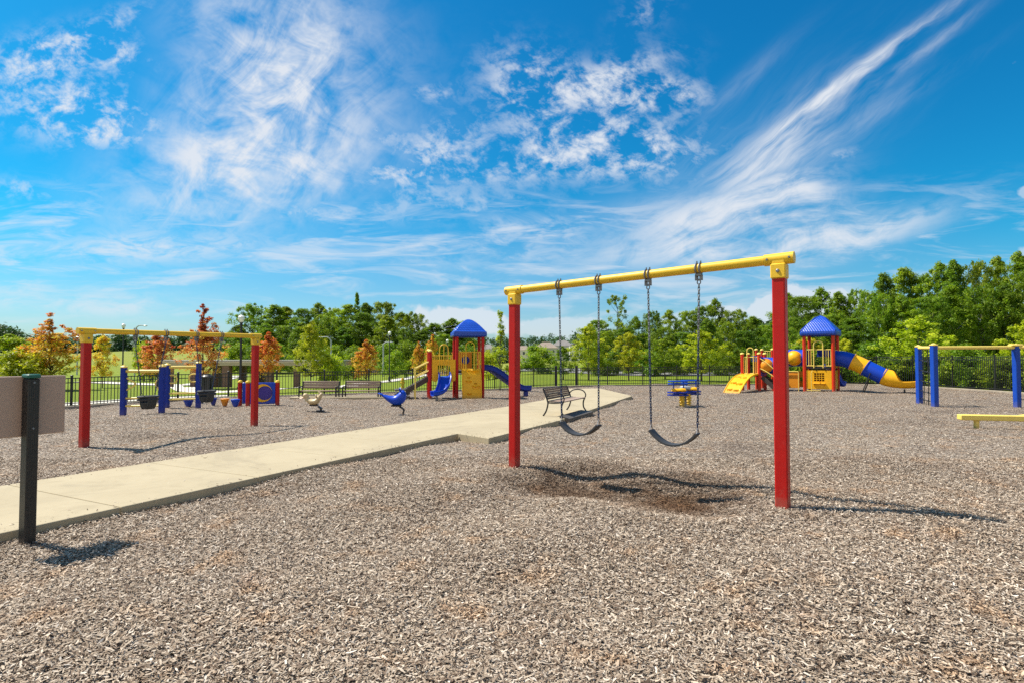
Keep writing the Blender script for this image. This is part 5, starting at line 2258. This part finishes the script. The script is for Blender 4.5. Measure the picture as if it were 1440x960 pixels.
V = make_variant
V('oakA', 'broad', 13, 2.2, 4.4, 190, 78, .36, .92, 1, .22, 22)
V('oakB', 'broad', 12, 1.6, 4.8, 200, 78, .36, .95, 2, .24, 22)
V('ovalA', 'oval', 13, 2.0, 3.6, 170, 78, .35, .85, 3, .2, 20)
V('ovalB', 'oval', 14, 2.4, 3.3, 160, 78, .35, .82, 4, .2, 20)
V('tallA', 'tall', 15, 2.6, 2.9, 150, 78, .35, .8, 5, .2, 20)
V('tallB', 'tall', 15, 3.0, 2.6, 140, 78, .35, .78, 6, .2, 20)
V('open', 'broad', 11, 2.2, 3.9, 62, 60, .36, .75, 7, .26, 40)
V('spireT', 'cone', 15, 2.5, 2.8, 170, 70, .36, .7, 8, .18, 30)
V('bushA', 'bush', 3.0, .25, 1.9, 55, 110, .24, .62, 9, .07, 8)
V('bushB', 'bush', 2.4, .2, 1.7, 50, 110, .22, .58, 10, .07, 8)
V('youngA', 'oval', 4.6, 1.1, 1.35, 120, 62, .14, .30, 11, .05, 30, flat=.85)
V('youngB', 'oval', 4.4, .9, 1.45, 130, 62, .14, .30, 12, .05, 30, flat=.85)
V('youngC', 'flame', 5.0, .9, 1.25, 190, 36, .14, .30, 13, .05, 50, flat=.7, topbias=.9)
V('youngD', 'flame', 4.8, .9, 1.2, 170, 34, .14, .28, 14, .05, 50, flat=.7, topbias=.9)
V('youngE', 'flame', 4.4, 1.0, 1.05, 170, 38, .14, .27, 15, .05, 40, flat=.8, topbias=.5)
V('sapling', 'spire', 5.2, 1.0, 1.5, 95, 36, .13, .24, 16, .05, 40, flat=.8)


def tree(name, key, px, topy, Y, mat, label, cat='tree', group=None, wpx=None, rz=None, bark=None, sink=0.0):
    H, Rad, crown, tm = TREE[key]
    p = onground(px, Y)
    h = P(px, topy, Y).z - p.z
    s = h / H
    sxy = s if wpx is None else (wpx * Y / F / 2) / (Rad * 1.12)
    root = thing(name, label, cat, (p.x, p.y, p.z - sink), random.uniform(0, 6.28) if rz is None else rz, group)
    root.scale = (sxy, sxy, s)
    for nm, me, mt in (('crown', crown, mat), ('trunk', tm, bark or M_bark)):
        o = bpy.data.objects.new(nm, me)
        C.objects.link(o)
        o.parent = root
        o.material_slots[0].link = 'OBJECT'
        o.material_slots[0].material = mt
    return root


# young trees on the lawn, each told apart
tree('young_tree', 'youngB', 16, 473, 29, L_lime, 'lime green young tree just left of the orange tree, above the sign panel', wpx=104, group='young trees on the lawn')
tree('shrub', 'bushA', 28, 498, 27.5, L_lime, 'low lime green shrub under the lime and golden trees, above the sign panel', 'shrub', wpx=84)
tree('shrub', 'bushB', 204, 487, 62, L_lime, 'small lime shrub beside the left dark blue exercise post', 'shrub', wpx=40)
tree('shrub', 'bushB', 497, 499, 64, L_mid, 'green shrub left of the rounded orange tree, at the far end of the lawn', 'shrub', wpx=44)
tree('shrub', 'bushA', 556, 496, 72, L_mid, 'green shrub behind the white globe park lamp', 'shrub', wpx=40)
tree('young_tree', 'youngC', 72, 441, 28.5, L_gold, 'golden young tree with a reddish thin top, above the sign panel', wpx=92, group='young trees on the lawn')
tree('young_tree', 'youngA', 145, 474, 31.5, L_gold, 'small golden young tree right of the far left red swing post', wpx=42, group='young trees on the lawn')
tree('young_tree', 'youngE', 222, 462, 38, L_red, 'rusty red young tree behind the bucket swing nearer the sign', wpx=54, group='young trees on the lawn')
tree('young_tree', 'youngD', 288, 430, 30, L_red, 'tallest rusty red young tree, with a bare thin top above the yellow swing beam', wpx=72, group='young trees on the lawn')
tree('young_tree', 'youngE', 377, 462, 31, L_orange, 'narrow orange young tree right of the toddler frame red post', wpx=46, group='young trees on the lawn')
tree('young_tree', 'youngB', 438, 455, 31, L_lime, 'lime green young tree rising behind the bench with the tan duck', wpx=64, group='young trees on the lawn')
tree('shrub', 'bushB', 466, 503, 32, L_lime, 'lime green shrub behind the fence between the two benches', 'shrub', wpx=44)
tree('young_tree', 'youngE', 515, 473, 41, L_orange, 'rounded orange young tree left of the park lamp with white globe', wpx=44, group='young trees on the lawn')
tree('young_tree', 'youngE', 590, 476, 52, L_orange, 'small orange young tree left of the yellow arch of the left tower', wpx=26, group='young trees on the lawn')
tree('young_tree', 'youngE', 606, 466, 50, L_gold, 'slim golden orange young tree directly behind the short red post of the left tower', wpx=26, group='young trees on the lawn')
tree('young_tree', 'youngE', 641, 484, 60, L_red, 'tiny reddish tree seen between the posts of the left tower', wpx=20, group='young trees on the lawn')
tree('young_tree', 'sapling', 703, 436, 28.5, L_lime, 'thin sapling with a long bare leader right of the left tower', wpx=62, group='young trees on the lawn')
tree('shrub', 'bushA', 757, 489, 60, L_mid, 'round green shrub just right of the far red swing post', 'shrub', wpx=62)
tree('shrub', 'bushB', 688, 497, 55, L_lime, 'light green shrub behind the blue slide of the left tower', 'shrub', wpx=44)
tree('young_tree', 'youngB', 792, 488, 43, L_mid, 'mid green young tree behind the gate', wpx=48, group='young trees on the lawn')
tree('young_tree', 'youngB', 828, 458, 42, L_lime, 'light green young tree behind the left belt swing, right of the gate', wpx=70, group='young trees on the lawn')
tree('young_tree', 'youngA', 884, 470, 42, L_yellow, 'yellow green young tree between the two belt swings', wpx=56, group='young trees on the lawn')
tree('young_tree', 'youngB', 935, 476, 44, L_mid, 'fresh green young tree behind the left chain of the near swing', wpx=60, group='young trees on the lawn')
tree('young_tree', 'youngB', 986, 466, 40, L_lime, 'lime green young tree behind the right chain of the near swing', wpx=74, group='young trees on the lawn')
tree('young_tree', 'youngA', 1026, 482, 41, L_mid, 'light green young tree behind the arched yellow climber', wpx=48, group='young trees on the lawn')
tree('young_tree', 'youngA', 1135, 476, 41, L_yellow, 'yellow green young tree behind the crawl tube of the right tower', wpx=60, group='young trees on the lawn')
tree('young_tree', 'youngA', 1188, 478, 38, L_yellow, 'small yellow green tree behind the top of the tube slide', wpx=40, group='young trees on the lawn')
tree('young_tree', 'youngB', 1292, 447, 34, L_lime, 'large bright lime tree behind the left posts of the blue climbing frame', wpx=108, group='young trees on the lawn')
tree('young_tree', 'youngB', 1448, 452, 31, L_lime, 'bright lime tree cut off by the right edge of the picture', wpx=84, group='young trees on the lawn')

# the woods
def prof(pts, x):
    for (a, ya), (b, yb) in zip(pts[:-1], pts[1:]):
        if a <= x <= b:
            return ya + (yb - ya) * (x - a) / (b - a)
    return pts[0][1] if x < pts[0][0] else pts[-1][1]


ORD = ['first', 'second', 'third', 'fourth', 'fifth', 'sixth', 'seventh', 'eighth', 'ninth', 'tenth', 'eleventh', 'twelfth', 'thirteenth', 'fourteenth', 'fifteenth', 'sixteenth',
       'seventeenth', 'eighteenth', 'nineteenth', 'twentieth']


def wood(pts, xs, Y, keys, mats, where, row, group, jit=6, extra=0, wide=None, hug=False):
    rs = random.Random(int(Y * 10) + len(xs))
    for i, x in enumerate(xs):
        kk = keys[i % len(keys)]; mt = mats[(i * 7 + len(where)) % len(mats)]
        y = prof(pts, x) + extra + rs.uniform(-jit, jit)
        shade = {'L_dark': 'dark green', 'L_mid': 'green'}.get('L_dark' if mt is L_dark else 'L_mid')
        yy = Y * rs.uniform(.95, 1.06)
        if hug: yy = prof([(1080, 34.6), (1233, 34.4), (1290, 32.5), (1340, 30), (1400, 27.6), (1500, 24.5)], x) + rs.uniform(1.2, 2.8)
        size = {'tallA': 'slender', 'tallB': 'slender', 'ovalA': 'oval', 'ovalB': 'oval', 'oakA': 'broad', 'oakB': 'broad', 'bushA': 'low', 'bushB': 'low', 'spireT': 'pointed'}[kk]
        tree('woodland_tree' if kk[:4] != 'bush' else 'undergrowth_shrub', kk, x, y, yy, mt, f'{size} {shade} {"tree" if kk[:4] != "bush" else "shrub"}, {ORD[i]} from left in the {row} {where}',
             'tree' if kk[:4] != 'bush' else 'shrub', group, wpx=(wide * rs.uniform(.85, 1.2) if wide else None))


LP = [(290, 482), (320, 470), (340, 452), (360, 426), (385, 436), (405, 432), (425, 436), (445, 428), (462, 425), (480, 436), (495, 428), (515, 424), (530, 424), (545, 432), (560, 446), (580, 437), (590, 440), (600, 452), (615, 458), (635, 452), (650, 455), (665, 462), (690, 470)]
wood(LP, [333, 356, 381, 403, 427, 449, 470, 491, 517, 541, 562, 585, 606, 632, 652], 112, ['ovalA', 'oakB', 'ovalB', 'tallA', 'oakA'], [L_mid, L_dark, L_mid, L_mid], 'left wood', 'tall row of the', 'trees of the left wood', 4, 0, 52)
tree('woodland_tree', 'spireT', 504, 413, 108, L_mid, 'slender pointed tree standing highest in the left wood', 'tree', 'trees of the left wood', wpx=26)
wood(LP, [345, 372, 398, 425, 455, 483, 512, 540, 568, 597, 624, 648], 98, ['oakB', 'ovalA', 'oakA', 'ovalB'], [L_dark, L_mid, L_dark], 'left wood', 'lower front row of the', 'trees of the left wood', 8, 20, 52)
wood([(0, 486)], [335, 360, 390, 420, 470, 500, 545, 575, 610, 655], 90, ['bushA', 'bushB'], [L_dark, L_mid], 'left wood', 'undergrowth of the', 'undergrowth of the left wood', 5, 0, 46)

RP = [(815, 476), (835, 458), (860, 440), (885, 447), (905, 446), (920, 440), (940, 436), (955, 444), (965, 440), (985, 434), (1005, 424), (1020, 430), (1035, 434), (1050, 442), (1065, 456), (1080, 462), (1095, 420), (1112, 414), (1130, 414),
      (1150, 408), (1165, 405), (1185, 414), (1200, 414), (1215, 402), (1235, 386), (1255, 390), (1275, 382), (1300, 390), (1318, 378), (1338, 368), (1360, 368), (1380, 372), (1400, 362), (1425, 360), (1450, 358), (1480, 350), (1530, 345)]
wood(RP, [842, 893, 917, 941, 966, 988, 1008, 1032, 1056, 1078], 72, ['oakA', 'ovalA', 'oakB', 'ovalB', 'oakA'], [L_mid, L_dark, L_mid], 'middle wood', 'tall row of the', 'trees of the middle wood', 5, 0, 44)
tree('woodland_tree', 'open', 870, 417, 64, L_mid, 'open crowned tree with visible limbs standing above the middle wood', 'tree', 'trees of the middle wood', wpx=62)
wood(RP, [850, 878, 905, 932, 962, 995, 1022, 1048, 1074], 62, ['oakB', 'oakA', 'ovalA'], [L_dark, L_mid, L_dark, L_mid], 'middle wood', 'lower front row of the', 'trees of the middle wood', 6, 24, 52)
wood([(0, 494)], [838, 862, 888, 912, 948, 970, 1006, 1040, 1066], 54, ['bushA', 'bushB'], [L_dark, L_mid], 'middle wood', 'undergrowth of the', 'undergrowth of the middle wood', 5, 0, 46)

wood(RP, [1104, 1130, 1158, 1184, 1212, 1240, 1268, 1296, 1322, 1348, 1376, 1404, 1432, 1462, 1496], 56, ['ovalB', 'oakA', 'ovalA', 'tallA', 'oakB', 'ovalB'], [L_mid, L_dark, L_mid, L_mid], 'right wood', 'tall row of the', 'trees of the right wood', 5, 0, 62)
wood(RP, [1112, 1146, 1172, 1206, 1238, 1272, 1310, 1342, 1378, 1412, 1446, 1486], 47, ['oakB', 'ovalA', 'oakA', 'ovalB'], [L_mid, L_dark, L_mid], 'right wood', 'lower front row of the', 'trees of the right wood', 8, 34, 68)
wood([(0, 500)], [1094, 1114, 1138, 1162, 1186, 1208, 1230, 1252, 1270, 1316, 1338, 1360, 1384, 1408, 1432, 1462], 39, ['bushA', 'bushB', 'bushA'], [L_mid, L_dark, L_mid], 'tall fence', 'undergrowth behind the', 'undergrowth behind the tall fence', 14, 0, 66, True)

# far woods as one mass
def distant_woods():
    g = np.random.default_rng(5)
    cen, rad = [], []
    def line(px0, px1, Y, pts, step=7):
        px = px0
        while px < px1:
            yy = Y * g.uniform(.95, 1.05)
            p = onground(px, yy)
            zt = P(px, prof(pts, px) + g.uniform(-2, 3.5), yy).z
            base = p.z
            k = 7
            for j in range(k):
                t = (j + .6) / k
                cen.append((p.x + g.normal(0, 1.2), p.y + g.normal(0, 2), base + (zt - base) * (t - .04)))
                rad.append((2.6 if t < .8 else 1.7) * yy / 240)
            px += step * g.uniform(.6, 1.3)
    line(655, 862, 300, [(655, 474), (700, 476), (730, 474), (760, 474), (790, 471), (830, 467), (862, 462)])
    line(-420, 345, 240, [(-420, 462), (-250, 452), (-60, 455), (0, 458), (20, 464), (45, 476), (80, 474), (120, 478), (150, 472), (165, 468), (185, 474), (215, 478), (240, 474), (262, 470), (280, 476), (310, 474), (345, 470)])
    line(1050, 1120, 110, [(1050, 455), (1120, 440)], 9)
    cen = np.array(cen); rad = np.array(rad)
    v, q, t = leaf_cloud(g, cen, rad, 60, 1.5, 1.0)
    o = mesh_np('distant_woods', v, q, L_far, False, t)
    tag(o, 'far hazy green tree line along the horizon', 'woods', kind='stuff')


distant_woods()


# ------------------------------------------------------------------ park furniture beyond the fence
def park_lamp(px, pyb, pyt, label):
    p = GT(px, pyb)
    h = P(px, pyt, p.y).z - p.z
    root = thing('park_lamp', label, 'lamp post', tuple(p), 0, 'black park lamps')
    m = MB()
    m.lathe([(.17, -.2), (.17, .12), (.13, .16), (.12, .5), (.075, .60), (.06, .66), (.050, h - .55), (.075, h - .53), (.06, h - .46), (.10, h - .42), (.11, h - .40)], n=16)
    m.build('pole', M_black, root)
    m = MB()
    m.lathe([(.08, h - .40), (.15, h - .26), (.16, h - .16), (.13, h - .10)], n=16)
    m.build('globe', M_globe, root)
    m = MB()
    m.lathe([(.17, h - .11), (.12, h - .05), (.04, h - .01), (.02, h + .04)], n=16)
    m.build('lamp_cap', M_globe, root)


park_lamp(172, 543.5, 455, 'black park lamp left of the dark blue exercise bars')
park_lamp(338, 547, 443, 'tall black park lamp crossing the yellow toddler swing beam')
park_lamp(547.5, 537, 466, 'black park lamp with white globe between the fence benches and the left tower')
park_lamp(629, 530, 477, 'far park lamp whose white globe shows above the left tower railing')


def street_light(px, pyb, pyt, Y, arm, label):
    p = onground(px, Y)
    h = P(px, pyt, Y).z - p.z
    root = thing('street_light', label, 'street light', tuple(p), 0, 'pale street lights')
    m = MB()
    if arm:
        pts = spline([(0, 0, -.2), (0, 0, h * .8), (-.05, 0, h * .92), (arm * .4, 0, h), (arm, 0, h - .02)], 6)
    else:
        pts = [(0, 0, -.2), (0, 0, h * .5), (0, 0, h)]
    m.tube(pts, [.11 - .05 * k / (len(pts) - 1) for k in range(len(pts))], 8)
    m.build('pole', M_grey, root)
    m = MB()
    x = arm if arm else 0
    m.sphere((x * 1.12, 0, h - .02), .22, 10, (1.6, .7, .45))
    m.build('lamp_head', M_grey, root)


street_light(465.5, 508, 474, 75, -1.2, 'pale street light with a curved arm right of the lime tree')
street_light(539, 505, 481, 78, .9, 'short pale street light left of the park lamp with white globe')
street_light(190, 500, 458, 80, 1.2, 'pale pole behind the first chain of the toddler swings')
street_light(109, 500, 474, 80, 0, 'thin pale pole just left of the far left red swing post')


def pavilion():
    Y = 37.0
    x0 = (236 - 720) / F * Y; x1 = (472 - 720) / F * Y
    zt = P(360, 504.5, Y).z
    gz_ = terrain((x0 + x1) / 2, Y)
    O = Vector(((x0 + x1) / 2, Y, gz_))
    root = thing('pavilion', 'long flat roofed shelter on brown pillars behind the toddler swings', 'pavilion', tuple(O))
    W_ = x1 - x0
    m = MB(); m.box((0, 1.6, zt - gz_ - .10), (W_, 4.2, .10), bev=.02)
    m.build('roof', M_roofgrey, root)
    m = MB(); m.box((0, -.52, zt - gz_ - .29), (W_, .07, .26), bev=.01); m.box((0, 3.7, zt - gz_ - .29), (W_, .07, .26), bev=.01)
    m.box((-W_ / 2 + .04, 1.6, zt - gz_ - .29), (.06, 4.1, .26)); m.box((W_ / 2 - .04, 1.6, zt - gz_ - .29), (.06, 4.1, .26))
    m.build('fascia', M_beige, root)
    for px, wpx, row in ((273, 8, 0), (320, 12, 0), (380, 10, 0), (418, 9, 0), (241, 7, 1), (306, 11, 1), (342, 9, 1), (369, 9, 1), (455, 9, 1)):
        yy = Y + (-.25 if row == 0 else 3.2)
        x = (px - 720) / F * yy - O.x
        m = MB(); m.box((x, yy - Y, (zt - gz_ - .42 - .5) / 2), (wpx * .85 * yy / F, wpx * .85 * yy / F, zt - gz_ - .42 + .5), bev=.02)
        m.build('pillar', M_pillar, root)


pavilion()


def litter_bin():
    p = GT(291.5, 549)
    root = thing('litter_bin', 'black round litter bin behind the fence, above the right bucket swing', 'bin', tuple(p))
    m = MB()
    for k in range(18):
        a = 2 * math.pi * k / 18
        m.box((.25 * math.cos(a), .25 * math.sin(a), .36), (.05, .02, .66), rz=a + math.pi / 2)
    m.lathe([(.225, .02), (.225, .66)], n=20)
    m.build('body', M_black, root)
    m = MB(); m.lathe([(.28, .66), (.29, .72), (.20, .80), (.12, .82), (.11, .80)], n=20)
    m.build('lid', M_black, root)


litter_bin()


def bollard():
    p = GT(566, 548)
    root = thing('bollard', 'small yellow hydrant post on the lawn left of the tower stairs', 'hydrant', tuple(p))
    m = MB(); m.lathe([(.10, -.1), (.10, .05), (.065, .07), (.065, .46), (.085, .48), (.085, .52), (.06, .60), (.015, .64)], n=14)
    m.build('body', M_yellow, root)
    m = MB(); m.tube([(-.13, 0, .38), (.13, 0, .38)], .04, 10); m.build('nozzle', M_yellow, root)


bollard()


def warning_sign():
    Y = 70
    p = onground(318, Y)
    z = P(318, 498.5, Y).z - p.z
    root = thing('road_sign', 'small yellow diamond road sign beyond the pavilion roof', 'sign', tuple(p))
    m = MB(); m.tube([(0, 0, -.2), (0, 0, z + .3)], .035, 8); m.build('post', M_grey, root)
    m = MB(); m.prism([(-.38, 0), (0, -.38), (.38, 0), (0, .38)], -.01, .01, Matrix.Translation((0, -.05, z)) @ Matrix.Rotation(R(90), 4, 'X')); m.build('plate', M_signyellow, root)


warning_sign()

M_siding = plain('pale_siding', (.62, .58, .52), .7, var=.06, scale=1)
M_siding2 = plain('grey_siding', (.40, .40, .40), .7, var=.06, scale=1)
M_shingle = plain('grey_shingles', (.20, .185, .175), .9, var=.2, scale=1.5)
M_shingle2 = plain('brown_shingles', (.26, .205, .165), .9, var=.2, scale=1.5)
M_glass = plain('window_glass', (.05, .06, .08), .1, var=.1)


def house(px0, px1, py_ridge, Y, wall, roofm, label, gable=False, rz=0.0):
    x0 = (px0 - 720) / F * Y; x1 = (px1 - 720) / F * Y
    W_ = x1 - x0
    cx = (x0 + x1) / 2
    g0 = terrain(cx, Y)
    zr = P((px0 + px1) / 2, py_ridge, Y).z - g0
    ze = zr - W_ * .26
    D = W_ * .8
    root = thing('house', label, 'house', (cx, Y, g0), rz, 'houses beyond the road')
    m = MB(); m.box((0, 0, ze / 2), (W_ * .92, D * .92, ze)); m.build('wall', wall, root)
    m = MB()
    a, b = W_ / 2, D / 2
    if gable:
        m.add([(-a, -b, ze), (a, -b, ze), (a, b, ze), (-a, b, ze), (0, -b, zr), (0, b, zr)], [(0, 4, 5, 3), (1, 2, 5, 4), (3, 2, 1, 0), (2, 3, 5), (0, 1, 4)])
    else:
        m.add([(-a, -b, ze), (a, -b, ze), (a, b, ze), (-a, b, ze), (-a * .35, 0, zr), (a * .35, 0, zr)], [(0, 1, 5, 4), (2, 3, 4, 5), (0, 4, 3), (1, 2, 5), (3, 2, 1, 0)])
    m.build('roof', roofm, root, smooth_=False)
    for fx in (-.3, 0, .3):
        for z in (ze - 1.3, ze - 4.0):
            if z < .8: continue
            m = MB(); m.box((fx * W_, -D * .46 - .02, z), (1.1, .06, 1.4)); w = m.build('window', M_white, root)
            m = MB(); m.box((fx * W_, -D * .46 - .06, z), (.9, .04, 1.2)); m.build('pane', M_glass, w)


house(752, 784, 481, 235, M_siding2, M_shingle2, 'house with a brown hipped roof above the round shrub')
house(776, 806, 478.5, 250, M_siding2, M_shingle, 'house with a grey hipped roof behind the left chain of the far swing')
house(800, 815, 482, 245, M_white, M_shingle, 'white gabled house just right of the grey roofed house', True)
house(725, 748, 486, 240, M_siding, M_shingle2, 'pale house partly hidden by the far red swing post')
house(672, 698, 484, 230, M_siding2, M_shingle, 'grey house seen between the left tower and the sapling')
